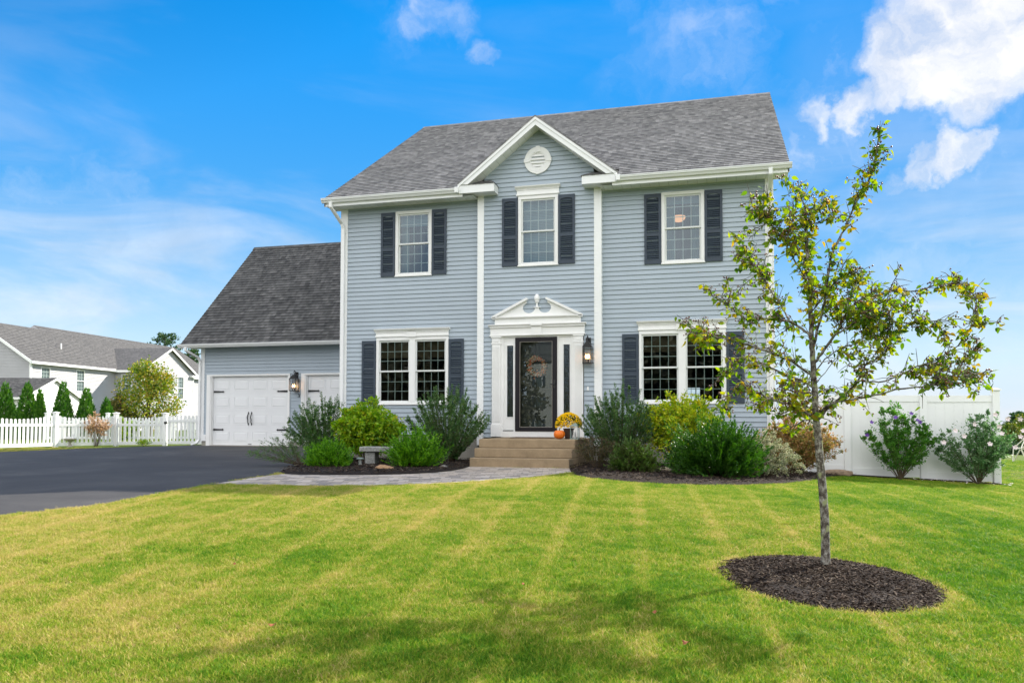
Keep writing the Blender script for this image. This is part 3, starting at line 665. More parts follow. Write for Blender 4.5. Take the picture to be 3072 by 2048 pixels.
# attic ceiling lamp seen in the upper right window
# gable vent
VC = (4.815, 6.665); b = MB(); Y = YB-.012; seg = 40
def ring(b, r0, r1, ya, yb_):
    for k in range(seg):
        a0 = 2*math.pi*k/seg; a1 = 2*math.pi*(k+1)/seg
        P = lambda r, a, y: (VC[0]+r*math.cos(a), y, VC[1]+r*math.sin(a))
        b.poly([P(r0, a0, ya), P(r0, a1, ya), P(r1, a1, ya), P(r1, a0, ya)]); b.poly([P(r1, a0, ya), P(r1, a1, ya), P(r1, a1, yb_), P(r1, a0, yb_)]); b.poly([P(r0, a0, ya), P(r0, a0, yb_), P(r0, a1, yb_), P(r0, a1, ya)])
ring(b, .195, .30, Y-.035, Y+.02); ring(b, .165, .2, Y-.025, Y+.02)
b.poly([(VC[0]+.17*math.cos(2*math.pi*k/seg), Y-.004, VC[1]+.17*math.sin(2*math.pi*k/seg)) for k in range(seg)])
for k in range(4):
    z = VC[1]-.115+k*.076; hw = math.sqrt(max(.001, .168**2-(z-VC[1])**2)); b.hexa([(VC[0]-hw, Y-.03, z-.03), (VC[0]+hw, Y-.03, z-.03), (VC[0]+hw, Y, z+.02), (VC[0]-hw, Y, z+.02), (VC[0]-hw, Y-.03, z-.02), (VC[0]+hw, Y-.03, z-.02), (VC[0]+hw, Y, z+.03), (VC[0]-hw, Y, z+.03)])
for k in range(4):
    a = k*math.pi/2; ca, sa = math.cos(a), math.sin(a); q = []
    for yy in (Y-.048, Y+.01):
        for r, w_ in ((.18, -.032), (.18, .032), (.312, .042), (.312, -.042)): q.append((VC[0]+r*ca-w_*sa, yy, VC[1]+r*sa+w_*ca))
    b.hexa([q[i] for i in (0, 1, 2, 3, 4, 5, 6, 7)])
b.build('gable_vent', WHITE, H)

# ------------------------------------------------------------------ entrance
E_ = MB(); y = YB
PIL = mat_plain('white_pilaster', (.80, .80, .78), .45, .4, .035, 2.5)
ent = MB()
for x0, x1 in ((3.775, 3.975), (5.625, 5.825)):
    ent.box(x0, x1, y-.055, y+.02, .80, 2.62); ent.box(x0-.02, x1+.02, y-.07, y+.02, .55, .80); ent.box(x0-.012, x1+.012, y-.066, y+.02, .80, .83)
    ent.box(x0-.012, x1+.012, y-.066, y+.02, 2.60, 2.635); ent.box(x0, x1, y-.06, y+.02, 2.635, 2.74); ent.box(x0-.02, x1+.02, y-.078, y+.02, 2.74, 2.775)
    for k in range(6): u = x0+.03+k*(x1-x0-.06)/5; ent.box(u-.007, u+.007, y-.066, y-.055, .88, 2.55)
    ent.box(x0+.05, x1-.05, y-.068, y-.06, 2.65, 2.72)
ent.box(3.74, 5.86, y-.07, y+.02, 2.80, 2.955); ent.box(3.725, 5.875, y-.085, y+.02, 2.775, 2.80); ent.box(3.735, 5.865, y-.078, y+.02, 2.80, 2.815)
ent.box(3.73, 5.87, y-.09, y+.02, 2.955, 2.985); ent.prism([(y+.02, 2.985), (y-.09, 2.985), (y-.12, 3.01), (y-.125, 3.03), (y+.02, 3.03)], 'x', 3.70, 5.90)
for k in range(54): u = 3.76+k*(2.08/53); ent.box(u-.010, u+.010, y-.108, y-.09, 2.955, 2.98)
c = 4.80; ent.box(c-.115, c+.115, y-.10, y-.06, 2.79, 2.955); ent.box(c-.125, c+.125, y-.135, y+.0, 2.985, 3.035); ent.box(c-.10, c+.10, y-.106, y-.07, 2.775, 2.79)
ent.box(3.84, 5.775, y-.06, y+.02, 3.03, 3.15)
surround = ent.build('door_surround', PIL, H, bevel=.003)
# broken pediment: two scrolled halves and a finial
for s in (-1, 1):
    b = MB(); X = lambda d: c+s*d
    arc = [(X(.205-.125*math.cos(a)), 3.385-.105*math.sin(a)) for a in [math.pi*k/12 for k in range(13)]][::-1]
    # tympanum plate from outer foot up the slope, round the scroll notch to the centre
    plate = [(X(.93), 3.15), (X(.97), 3.19), (X(.30), 3.52), (X(.24), 3.55), (X(.235), 3.49)]+[(X(.20-.02+.14*math.cos(a)), 3.385+.115*math.sin(a)) for a in [math.radians(60-18*k) for k in range(0, 14)]]+[(X(.05), 3.40), (X(0), 3.40), (X(0), 3.15)]
    b.prism(plate, 'y', y-.05, y+.01)
    b.prism([(X(1.02), 3.165), (X(1.02), 3.215), (X(.24), 3.60), (X(.205), 3.60), (X(.205), 3.565), (X(.24), 3.545), (X(.93), 3.20), (X(.93), 3.165)], 'y', y-.115, y+.01)
    b.build('pediment', WHITE, surround)
MB().prism([(y+.01, 3.15), (y-.07, 3.15), (y-.115, 3.18), (y-.115, 3.20), (y+.01, 3.20)], 'x', 3.79, 5.81).build('pediment', WHITE, surround)
b = MB(); b.box(c-.075, c+.075, y-.07, y, 3.385, 3.40); b.lathe([(.035, 3.40), (.03, 3.42), (.022, 3.45), (.02, 3.48), (.035, 3.50), (.048, 3.515), (.05, 3.53), (.046, 3.54), (.06, 3.555), (.064, 3.59), (.058, 3.63), (.042, 3.665), (.02, 3.685), (.004, 3.69)], (c, y-.035, 0), 18); b.build('finial', WHITE, surround, smooth=True)
# jambs, sidelights, threshold
fr = MB(); fy0, fy1 = y-.03, y+.06
for x0, x1 in ((3.975, 4.04), (4.285, 4.31), (5.25, 5.28), (5.56, 5.625)): fr.box(x0, x1, fy0, fy1, .55, 2.78)
fr.box(3.975, 5.625, fy0+.005, fy1, 2.735, 2.78); fr.box(3.975, 5.625, fy0-.01, fy1, .54, .675)
for x0, x1, g0, g1 in ((4.04, 4.285, 4.113, 4.256), (5.28, 5.56, 5.387, 5.527)):
    fr.box(x0, g0, y-.005, y+.03, .675, 2.735); fr.box(g1, x1, y-.005, y+.03, .675, 2.735); fr.box(g0, g1, y-.005, y+.03, .675, .985); fr.box(g0, g1, y-.005, y+.03, 2.565, 2.735)
    e = .022
    for a, c_, d, f in ((g0-e, g1+e, .985-e, .985), (g0-e, g1+e, 2.565, 2.565+e), (g0-e, g0, .985, 2.565), (g1, g1+e, .985, 2.565)): fr.box(a, c_, y-.018, y-.005, d, f)
frame = fr.build('door_frame', WHITE, H, bevel=.003)
for g0, g1 in ((4.113, 4.256), (5.387, 5.527)):
    MB().poly([(g0, y+.012, .985), (g1, y+.012, .985), (g1, y+.012, 2.565), (g0, y+.012, 2.565)]).build('sidelight_pane', mat_glass('sidelight_glass', 1.0, .07, warp=.25, wscale=30), frame)
MB().box(4.03, 4.27, y-.045, y-.03, .678, .695).build('sill_strip', BLACK, frame)
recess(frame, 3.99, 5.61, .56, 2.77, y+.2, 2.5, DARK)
# inner door
b = MB(); b.box(4.33, 5.24, y+.10, y+.145, .69, 2.73)
for px0, px1 in ((4.43, 4.74), (4.83, 5.14)):
    for pz0, pz1 in ((.85, 1.45), (1.6, 2.25), (2.35, 2.6)): b.box(px0, px1, y+.088, y+.10, pz0, pz1)
b.build('front_door', mat_plain('dark_green_door', (.03, .035, .028), .4, .4, .2, 3), H, bevel=.006)
# storm door
b = MB(); X0, X1, Z0, Z1 = 4.308, 5.252, .672, 2.737; g = (4.41, 5.148, .76, 2.645)
b.box(X0, g[0], y-.055, y-.02, Z0, Z1); b.box(g[1], X1, y-.055, y-.02, Z0, Z1); b.box(g[0], g[1], y-.055, y-.02, Z0, g[2]); b.box(g[0], g[1], y-.055, y-.02, g[3], Z1)
sdoor = b.build('storm_door', DOORM, H, bevel=.006)
b = MB(); e = .012
for a, c_, d, f in ((g[0], g[0]+e, g[2], g[3]), (g[1]-e, g[1], g[2], g[3]), (g[0]+e, g[1]-e, g[2], g[2]+e), (g[0]+e, g[1]-e, g[3]-e, g[3])): b.box(a, c_, y-.045, y-.03, d, f)
b.build('glass_bead', mat_plain('brass_bead', (.22, .2, .17), .35, .5), sdoor)
MB().poly([(g[0], y-.037, g[2]), (g[1], y-.037, g[2]), (g[1], y-.037, g[3]), (g[0], y-.037, g[3])]).build('storm_pane', GLASSD, sdoor)
b = MB(); b.box(5.175, 5.215, y-.062, y-.055, 1.62, 1.80); b.tube([(5.195, y-.062, 1.70), (5.195, y-.10, 1.70), (5.10, y-.105, 1.70)], .010, 8); b.build('handle', BLACK, sdoor)
MB().box(5.905, 5.945, y-.02, y-.011+.0, 1.56, 1.64).build('doorbell', WHITE, H, bevel=.003)

# ------------------------------------------------------------------ garage
GYF = 4.0; GXL = -6.76; GZS = .47
D1 = (-6.56, -3.705, 0, 2.30); D2 = (-3.335, -.40, 0, 2.30)
b = MB(); siding(b, (GXL+.11, 0), GZS, 3.13, [D1, D2]); b.move(lambda x, y, z: (x, y+GYF, z)); b.build('wall', SIDING, H)
s = MB(); gt = lambda z: (0, 6.8) if z < 3.13 else ((z-3.13)/.985, 6.8-(z-3.13)/.985); siding(s, (.05, 6.75), GZS, 6.4, [], top=gt); s.move(lambda x, y, z: (GXL+y, GYF+6.8-x, z)); s.build('wall', SIDING, H)
s = MB(); siding(s, (GXL, 0), GZS, 3.1, []); s.move(lambda x, y, z: (GXL-x, GYF+6.8-y, z)); s.build('wall', SIDING, H)
MB().box(GXL-.026, GXL+.11, GYF-.026, GYF, .28, 3.13).box(GXL-.026, GXL-.012, GYF, GYF+.11, .28, 3.13).build('corner_board', WHITE2, H)
b = MB()
for x0, x1 in ((GXL+.0, D1[0]-.012), (D1[1]+.012, D2[0]-.012), (D2[1]+.012, 0)): MB().box(x0, x1, GYF-.03, GYF+.02, .275, GZS).build('skirt_board', WHITE2, H)
MB().box(GXL+.02, -6.55, GYF+.01, GYF+6.7, -.3, .275).box(-3.70, -3.34, GYF+.01, GYF+.4, -.3, .275).box(-.39, 0, GYF+.01, GYF+.4, -.3, .275).box(GXL+.02, 0, GYF+.02, GYF+6.7, -.3, .128).build('foundation', CONC, H)
MB().box(-6.40, -3.72, GYF-.10, GYF+.10, .1, .147).box(-3.2, -.5, GYF-.10, GYF+.10, .1, .147).build('door_sill', mat_plain('apron_concrete', (.42, .38, .32), .9, .2, .1, 6), H)
gr = shingles('roof', (-7.2, 3.55, 3.20), (-.005, 3.55, 3.20), (-.005, 7.4, 6.97), (-7.2, 7.4, 6.97), ROOFG, H)
shingles('roof', (-.005, 11.25, 3.20), (-7.2, 11.25, 3.20), (-7.2, 7.4, 6.97), (-.005, 7.4, 6.97), ROOFG, H)
MB().prism([(7.28, 6.89), (7.4, 7.01), (7.52, 6.89), (7.4, 6.985)], 'x', -7.21, -.01).build('ridge_cap', ROOFG, H, uv=lambda c: (c.x, c.y*3))
MB().prism([(3.57, 3.18), (7.4, 6.93), (11.23, 3.18), (11.23, 3.04), (7.4, 6.77), (3.57, 3.04)], 'x', -7.19, -7.165).build('rake_board', WHITE2, H)
MB().poly([(-7.18, 3.59, 3.125), (0, 3.59, 3.125), (0, GYF+.02, 3.125), (-7.18, GYF+.02, 3.125)]).build('soffit', SOFFIT, H, uv=suv)
MB().box(-7.19, 0, 3.575, 3.6, 3.10, 3.195).build('fascia', WHITE2, H); MB().box(-7.18, GXL-.02, GYF-.0, GYF+.02, 3.1, 3.5).build('eave_return', WHITE2, H)
MB().poly([(-7.17, 3.6, 3.2), (GXL, 3.6, 3.2), (GXL, 7.4, 6.9), (-7.17, 7.4, 6.9)]).build('soffit', SOFFIT, H, uv=lambda c: (c.y, c.x))
gutter(H, -7.26, -.03, 3.575, 3.195)
downspout(H, [(-6.98, 3.50, 3.10), (-6.98, 3.505, 3.02), (-6.80, 3.88, 2.82), (-6.79, 3.945, 2.72), (-6.79, 3.945, .30), (-6.85, 3.90, .21), (-6.99, 3.87, .17)])
def garage_door(D, x0, x1, hinge_label):
    zt = 2.235; zb = .15
    b = MB(); b.box(D[0], x0-.06, GYF-.035, GYF+.02, .13, D[3]); b.box(x1+.06, D[1], GYF-.035, GYF+.02, .13, D[3]); b.box(x0-.06, x1+.06, GYF-.035, GYF+.02, zt+.02, D[3])
    b.box(x0-.06, x0-.02, GYF-.02, GYF+.12, .13, zt+.02); b.box(x1+.02, x1+.06, GYF-.02, GYF+.12, .13, zt+.02); b.box(x0-.02, x1+.02, GYF-.01, GYF+.12, zt, zt+.02)
    b.box(x0-.02, x0+.005, GYF+.02, GYF+.10, .13, zt); b.box(x1-.005, x1+.02, GYF+.02, GYF+.10, .13, zt)
    b.build('door_casing', WHITE, H)
    d = MB(); y0 = GYF+.06; n = 4; h = (zt-zb)/n
    for k in range(n):
        a = zb+k*h; d.box(x0, x1, y0, y0+.04, a+.003, a+h-.003); d.box(x0, x1, y0+.008, y0+.04, a-.003, a+.003)
        w = (x1-x0)/4
        for j in range(4):
            u0 = x0+j*w+.075; u1 = x0+(j+1)*w-.075; c0 = a+.10; c1 = a+h-.10; e = .03
            # recessed groove and raised field
            for p, q, r, s_ in ((u0, u1, c0, c0+.012), (u0, u1, c1-.012, c1), (u0, u0+.012, c0+.012, c1-.012), (u1-.012, u1, c0+.012, c1-.012)): d.box(p, q, y0-.007, y0, r, s_)
            q = [(u0+e, y0, c0+e), (u1-e, y0, c0+e), (u1-e, y0, c1-e), (u0+e, y0, c1-e)]; q2 = [(u0+e+.02, y0-.008, c0+e+.02), (u1-e-.02, y0-.008, c0+e+.02), (u1-e-.02, y0-.008, c1-e-.02), (u0+e+.02, y0-.008, c1-e-.02)]
            d.poly(q2)
            for i in range(4): d.poly([q[i], q[(i+1) % 4], q2[(i+1) % 4], q2[i]])
    door = d.build('garage_door', mat_plain('garage_door_white', (.76, .77, .77), .5, .35, .025, 2), H)
    MB().box(x0, x1, y0-.004, y0+.03, .128, .152).build('rubber_seal', BLACK, door)
    for s in (0, 1):
        for z in (.625, 1.78):
            b = MB(); X = (lambda t: x0+.02+t) if s == 0 else (lambda t: x1-.02-t)
            prof = [(X(0), z-.03), (X(.30), z-.018), (X(.325), z-.03), (X(.345), z-.008), (X(.375), z), (X(.345), z+.008), (X(.325), z+.03), (X(.30), z+.018), (X(0), z+.03)]
            b.prism(prof, 'y', y0-.020, y0-.006); b.build('strap_hinge', BLACK, door)
    cx = (x0+x1)/2
    for s in (-.055, .055):
        b = MB(); b.tube([(cx+s, y0-.01, .80), (cx+s, y0-.045, .85), (cx+s+.01, y0-.055, .92), (cx+s-.012, y0-.055, 1.0), (cx+s, y0-.045, 1.07), (cx+s, y0-.01, 1.12)], [.016, .014, .016, .016, .014, .016], 6)
        for z, t in ((.80, -1), (1.12, 1)): b.prism([(cx+s-.022, z), (cx+s, z+t*.055), (cx+s+.022, z), (cx+s, z-t*.02)], 'y', y0-.018, y0-.008)
        b.build('pull_handle', BLACK, door)
    MB().box(cx-.06, cx+.06, y0-.012, y0-.007, .185, .20).build('maker_plate', BLACK, door)
garage_door(D1, -6.375, -3.80, ''); garage_door(D2, -3.15, -.60, '')
# wall lanterns
def wall_lantern(name, label, X, Y, Zt, w, h):
    t = thing('wall_lantern', label, 'wall lantern', (X, Y, Zt), group='wall lanterns')
    f = MB(); hw = w/2; yb = 0
    f.box(-.055, .055, -.02, 0, -h*.32, -h*.05)      # back plate
    cy = -.02-hw-.03; zt = -h*.38; zb = -h+.02
    f.tube([(0, -.02, -h*.15), (0, -.06, -h*.05), (0, cy*.8, 0), (0, cy-.01, -h*.03), (0, cy, -h*.14), (0, cy, -h*.2)], .012, 8)
    f.prism([(-.02, -h*.2), (.02, -h*.2), (hw*.55, -h*.27), (hw*.62, -h*.27), (hw*.62, -h*.3), (hw+.012, zt), (-hw-.012, zt), (-hw*.62, -h*.3), (-hw*.62, -h*.27), (-hw*.55, -h*.27)], 'y', cy-hw*.8, cy+hw*.8)
    f.box(-hw-.012, hw+.012, cy-hw-.012, cy+hw+.012, zt-.012, zt)
    f.box(-hw-.008, hw+.008, cy-hw-.008, cy+hw+.008, zb-.02, zb)
    for sx in (-1, 1):
        for sy in (-1, 1): f.box(sx*hw-.007, sx*hw+.007, cy+sy*hw-.007, cy+sy*hw+.007, zb, zt-.012)
    f.build('frame', BLACK, t)
    g = MB()
    for sx in (-1, 1): g.poly([(sx*hw, cy-hw, zb), (sx*hw, cy+hw, zb), (sx*hw, cy+hw, zt-.012), (sx*hw, cy-hw, zt-.012)]); g.poly([(-hw, cy+sx*hw, zb), (hw, cy+sx*hw, zb), (hw, cy+sx*hw, zt-.012), (-hw, cy+sx*hw, zt-.012)])
    g.build('glass', CLEAR, t)
    cm = mat_plain('candle_sleeve', (.05, .04, .03), .5)
    for k, (dx, dy) in enumerate(((-.03, -.02), (.03, -.02), (0, .03))):
        MB().lathe([(.011, zb), (.011, zb+.09)], (dx, cy+dy, 0), 8).build('candle', cm, t)
        MB().lathe([(.006, zb+.09), (.015, zb+.11), (.017, zb+.13), (.010, zb+.16), (.002, zb+.185)], (dx, cy+dy, 0), 8).build('bulb', BULB, t, smooth=True)
    return t
m = newmat('warm_bulb'); t = NT(m); BULB = t.out(t.pbsdf((1, .7, .4), .4, .2, emis=(1, .52, .2), estr=9))
wall_lantern('l', 'black lantern with lit candle bulbs beside the front door', 5.94, YB-.012, 2.725, .175, .60)
wall_lantern('l', 'black lantern with lit candle bulbs between the garage doors', -3.49, GYF-.012, 2.37, .20, .60)
# house number 3
cu = bpy.data.curves.new('n', 'FONT'); cu.body = '3'; cu.size = .17; cu.extrude = .006; cu.align_x = 'CENTER'
to = bpy.data.objects.new('n', cu); C.objects.link(to); bpy.context.view_layer.update()
me = bpy.data.meshes.new_from_object(to.evaluated_get(bpy.context.evaluated_depsgraph_get())); bpy.data.objects.remove(to)
me.materials.clear(); me.materials.append(BLACK); o = bpy.data.objects.new('house_number', me); C.objects.link(o); o.parent = H; o.location = (-3.41, GYF-.024, 1.585); o.rotation_euler = (R_(90), 0, 0)

# ------------------------------------------------------------------ steps and doorstep things
st = thing('front_steps', 'three tan concrete steps up to the front door', 'steps', (4.98, -1, 0))
def rel(b, t): L = t.location; return b.move(lambda x, y, z: (x-L.x, y-L.y, z-L.z))
for k, (yf, z0, z1) in enumerate(((-2.45, -.05, .183), (-2.15, .183, .36), (-1.85, .36, .537))):
    b = MB(); b.box(4.0+.0, 5.955, yf, YB+.0, z0, z1) if k == 2 else b.box(4.0, 5.955, yf, YB, z0, z1)
    rel(b, st).build('step', STEP, st, bevel=.012)
b = MB(); b.box(4.35, 5.26, -.75, -.22, .537, .55); t = rel(b, thing('doormat', 'thin dark red-brown doormat on the top step', 'doormat', (4.8, -.5, .537))); 
dm = [o for o in C.objects if o.name == 'doormat'][0]
MATM = mat_plain('coir_mat', (.06, .025, .02), .95, .1, .3, 20, bump=.5, bscale=150)
b.build('mat', MATM, dm)
def onbed(x, y): return terr(x, y)+.045
# ceiling lamp seen through the upper right window
t = thing('ceiling_lamp', 'lit peach glass bowl lamp hanging in the upper right bedroom window', 'ceiling lamp', (7.80, 1.1, 5.42))
m_ = newmat('lit_bowl'); q_ = NT(m_); BOWL = q_.out(q_.pbsdf((.9, .6, .4), .4, .3, emis=(1, .5, .25), estr=.5))
MB().lathe([(.02, -.02), (.09, 0), (.14, .05), (.16, .10), (.15, .11)], (0, 0, 0), 20).build('lamp_shade', BOWL, t, smooth=True); MB().lathe([(.012, .1), (.012, .5)], (0, 0, 0), 8).build('rod', BLACK, t)

# ------------------------------------------------------------------ doorstep things
def pumpkin():
    t = thing('pumpkin', 'round orange pumpkin on the top step beside the door', 'pumpkin', (5.575, -1.5, .537))
    b = MB(); nl, ns = 60, 18
    for i in range(ns+1):
        ph = math.pi*i/ns
        for j in range(nl):
            a = 2*math.pi*j/nl; r = .113*(1+.05*abs(math.cos(5*a))**.6-.03)*math.sin(ph)**.85; b.v.append((r*math.cos(a), r*math.sin(a), .098*(1-math.cos(ph))*(1-.12*math.exp(-(ph-math.pi)**2*3))))
    for i in range(ns):
        for j in range(nl): a = i*nl+j; c = i*nl+(j+1) % nl; b.f.append((a, c, c+nl, a+nl))
    b.build('body', mat_plain('pumpkin_skin', (.75, .17, .012), .4, .4, .12, 8), t, smooth=True)
    MB().tube([(0, 0, .165), (.004, 0, .20), (.018, .004, .225)], [.016, .011, .012], 7).build('stem', mat_plain('pumpkin_stem', (.16, .13, .05), .8), t)
pumpkin()
def leafgeo(P, D, Nn, L, Wd):
    """arrays (n,3) positions, directions, side vectors -> verts, faces of folded leaves"""
    n = len(P); L = L[:, None]; Wd = Wd[:, None]
    S = np.cross(D, Nn); S /= np.linalg.norm(S, axis=1, keepdims=True)+1e-9; U = np.cross(S, D)
    a = P; b = P+D*L*.45+S*Wd/2+U*Wd*.12; c = P+D*L; d = P+D*L*.45-S*Wd/2+U*Wd*.12
    V = np.stack([a, b, c, d], 1).reshape(-1, 3)
    F = [(4*i, 4*i+1, 4*i+2) for i in range(n)]; F2 = [(4*i, 4*i+2, 4*i+3) for i in range(n)]
    return V, F+F2
def build_np(name, V, F, mat, parent):
    me = bpy.data.meshes.new(name); V = np.asarray(V, dtype=np.float32)
    F = np.asarray(F, dtype=np.int32); k = F.shape[1]
    me.vertices.add(len(V)); me.vertices.foreach_set('co', V.ravel())
    me.loops.add(F.size); me.loops.foreach_set('vertex_index', F.ravel())
    me.polygons.add(len(F)); me.polygons.foreach_set('loop_start', np.arange(0, F.size, k, dtype=np.int32)); me.polygons.foreach_set('loop_total', np.full(len(F), k, dtype=np.int32))
    me.materials.append(mat); me.update(calc_edges=True); me.validate()
    o = bpy.data.objects.new(name, me); C.objects.link(o); o.parent = parent; return o
def unit(v): return v/(np.linalg.norm(v, axis=1, keepdims=True)+1e-9)
def rnd3(n): return unit(rng.normal(size=(n, 3)))
def leaves(name, P, D, L, ratio, mat, parent, up=.6):
    n = len(P); Nn = unit(rnd3(n)+np.array([0, 0, up])); D = unit(D)
    V, F = leafgeo(P, D, Nn, L, L*ratio); return build_np(name, V, F, mat, parent)

# potted mums
t = thing('potted_mum', 'yellow chrysanthemum in a pot behind the pumpkin', 'flower pot', (5.73, -1.32, .537))
b = MB(); b.lathe([(.07, 0), (.105, .19), (.115, .19), (.115, .215), (.10, .215), (.09, .16)], (0, 0, 0), 20); b.build('pot', mat_plain('brown_pot', (.07, .04, .03), .7), t, smooth=False)
n = 900; d = rnd3(n); d[:, 2] = np.abs(d[:, 2])*1.0-.05; P = d*np.array([.27, .2, .23])*rng.uniform(.6, .93, (n, 1))+np.array([0, 0, .27])
leaves('foliage', P, d+rnd3(n)*.5, rng.uniform(.03, .05, n), .5, mat_leaf('mum_leaf', [(.02, .05, .01), (.05, .10, .02)]), t)
n = 520; d = rnd3(n); d[:, 2] = np.abs(d[:, 2])*1.1-.15; d = unit(d); P0 = d*np.array([.26, .2, .25])+np.array([0, 0, .27])
PP = np.repeat(P0, 9, 0); DD = np.repeat(d, 9, 0)*.5+rnd3(n*9)
leaves('flowers', PP, DD, rng.uniform(.018, .030, n*9), .5, mat_leaf('mum_petal', [(.85, .58, .004), (.92, .68, .008), (.95, .76, .03)], .3), t)
t = thing('glass_lantern', 'small pale metal and glass candle lantern beside the pumpkin', 'candle lantern', (5.88, -1.45, .537))
b = MB(); h = .26; w = .075
for sx in (-1, 1):
    for sy in (-1, 1): b.box(sx*w-.006, sx*w+.006, sy*w-.006, sy*w+.006, .02, h)
b.box(-w-.012, w+.012, -w-.012, w+.012, 0, .02); b.hexa([(-w-.012, -w-.012, h), (w+.012, -w-.012, h), (w+.012, w+.012, h), (-w-.012, w+.012, h), (-.02, -.02, h+.07), (.02, -.02, h+.07), (.02, .02, h+.07), (-.02, .02, h+.07)])
b.build('frame', mat_plain('pale_metal', (.22, .28, .25), .5), t)
b = MB()
for sx in (-1, 1): b.poly([(sx*w, -w, .02), (sx*w, w, .02), (sx*w, w, h), (sx*w, -w, h)]); b.poly([(-w, sx*w, .02), (w, sx*w, .02), (w, sx*w, h), (-w, sx*w, h)])
b.build('glass', CLEAR, t); MB().lathe([(.025, .02), (.025, .14)], seg=12).build('candle', WHITE, t)
# wreath
t = thing('door_wreath', 'autumn wreath of orange and cream flowers on the front door', 'wreath', (4.78, YB+.055, 2.10))
MB().tube([(.16*math.cos(a), 0, .16*math.sin(a)) for a in np.linspace(0, 6.2832, 25)], .018, 6).build('ring', mat_plain('twig', (.12, .07, .04), .9), t)
for nm, n, cols, L in (('leaves', 300, [(.16, .18, .06), (.6, .6, .42), (.8, .78, .62)], .06), ('flowers', 480, [(.85, .18, .05), (.9, .28, .08), (.9, .5, .3), (.8, .12, .08)], .05)):
    a = rng.uniform(0, 6.283, n); r = .16+rng.normal(0, .026, n); P = np.stack([r*np.cos(a), rng.uniform(-.045, .0, n), r*np.sin(a)], 1); D = np.stack([np.cos(a), np.full(n, -.5), np.sin(a)], 1)+rnd3(n)*.8; D[:, 1] = -np.abs(D[:, 1])*.5
    leaves(nm, P, D, rng.uniform(.6, 1.1, n)*L, .55, mat_leaf('wreath_'+nm, cols, .1), t)

# ------------------------------------------------------------------ bench, rocks, garden bits
GRAN = mat_plain('speckled_granite', (.30, .30, .28), .8, .3, .35, 30, bump=.5, bscale=60)
t = thing('stone_bench', 'low grey granite bench among the shrubs left of the steps', 'bench', (2.55, -2.55, onbed(2.5, -2.6)), R_(8))
b = MB(); b.box(-.72, .70, -.2, .2, .245, .34); b.build('seat', GRAN, t, bevel=.012)
for x in (-.52, .45): MB().box(x-.10, x+.10, -.15, .15, -.04, .243).build('leg', GRAN, t, bevel=.012)
def rock(label, x, y, sx, sy, sz, col, seed):
    rr = random.Random(seed); b = MB(); bm = bmesh.new(); bmesh.ops.create_icosphere(bm, subdivisions=2, radius=1)
    for v in bm.verts:
        k = 1+.22*math.sin(v.co.x*3.1+seed)*math.cos(v.co.y*2.7+seed*2)+rr.uniform(-.07, .07); v.co = Vector((v.co.x*sx*k, v.co.y*sy*k, max(-.3, v.co.z)*sz*k))
    me = bpy.data.meshes.new('rock'); bm.to_mesh(me); bm.free(); me.materials.append(mat_plain('rock_stone', col, .9, .2, .3, 12, bump=.6, bscale=30))
    o = bpy.data.objects.new('rock', me); C.objects.link(o); o.location = (x, y, onbed(x, y)); tag(o, label, 'rock')
rock('flat tan rock on the mulch in front of the stone bench', 2.95, -4.05, .19, .12, .07, (.36, .22, .12), 3)
rock('pale flat rock on the mulch behind the paler low juniper', 7.72, -2.4, .15, .10, .06, (.38, .32, .22), 5)
rock('flat brown boulder at the foot of the white panel fence', 10.9, -.15, .28, .14, .10, (.30, .22, .15), 8)
rock('small grey stone near the path edge left of the steps', 3.75, -3.2, .09, .06, .035, (.3, .28, .25), 11)
t = thing('path_light', 'small pale green mushroom path light beside the bench leg', 'path light', (2.02, -3.12, onbed(2, -3.1)))
MB().lathe([(.075, .115), (.08, .125), (.05, .145), (.01, .15)], seg=14).build('cap', mat_plain('verdigris', (.22, .27, .23), .6), t); MB().lathe([(.03, 0), (.032, .115)], seg=12).build('lens', mat_plain('lens', (.4, .42, .38), .3), t)
t = thing('garden_stake', 'thin dark metal stake standing in the mulch left of the steps', 'garden stake', (3.95, -3.55, onbed(3.9, -3.5)))
MB().tube([(0, 0, -.05), (0, 0, .26), (.02, 0, .29), (.05, 0, .28)], .006, 6).build('rod', BLACK, t); MB().tube([(-.04, 0, -.05), (-.04, 0, .22)], .005, 6).build('rod', BLACK, t)

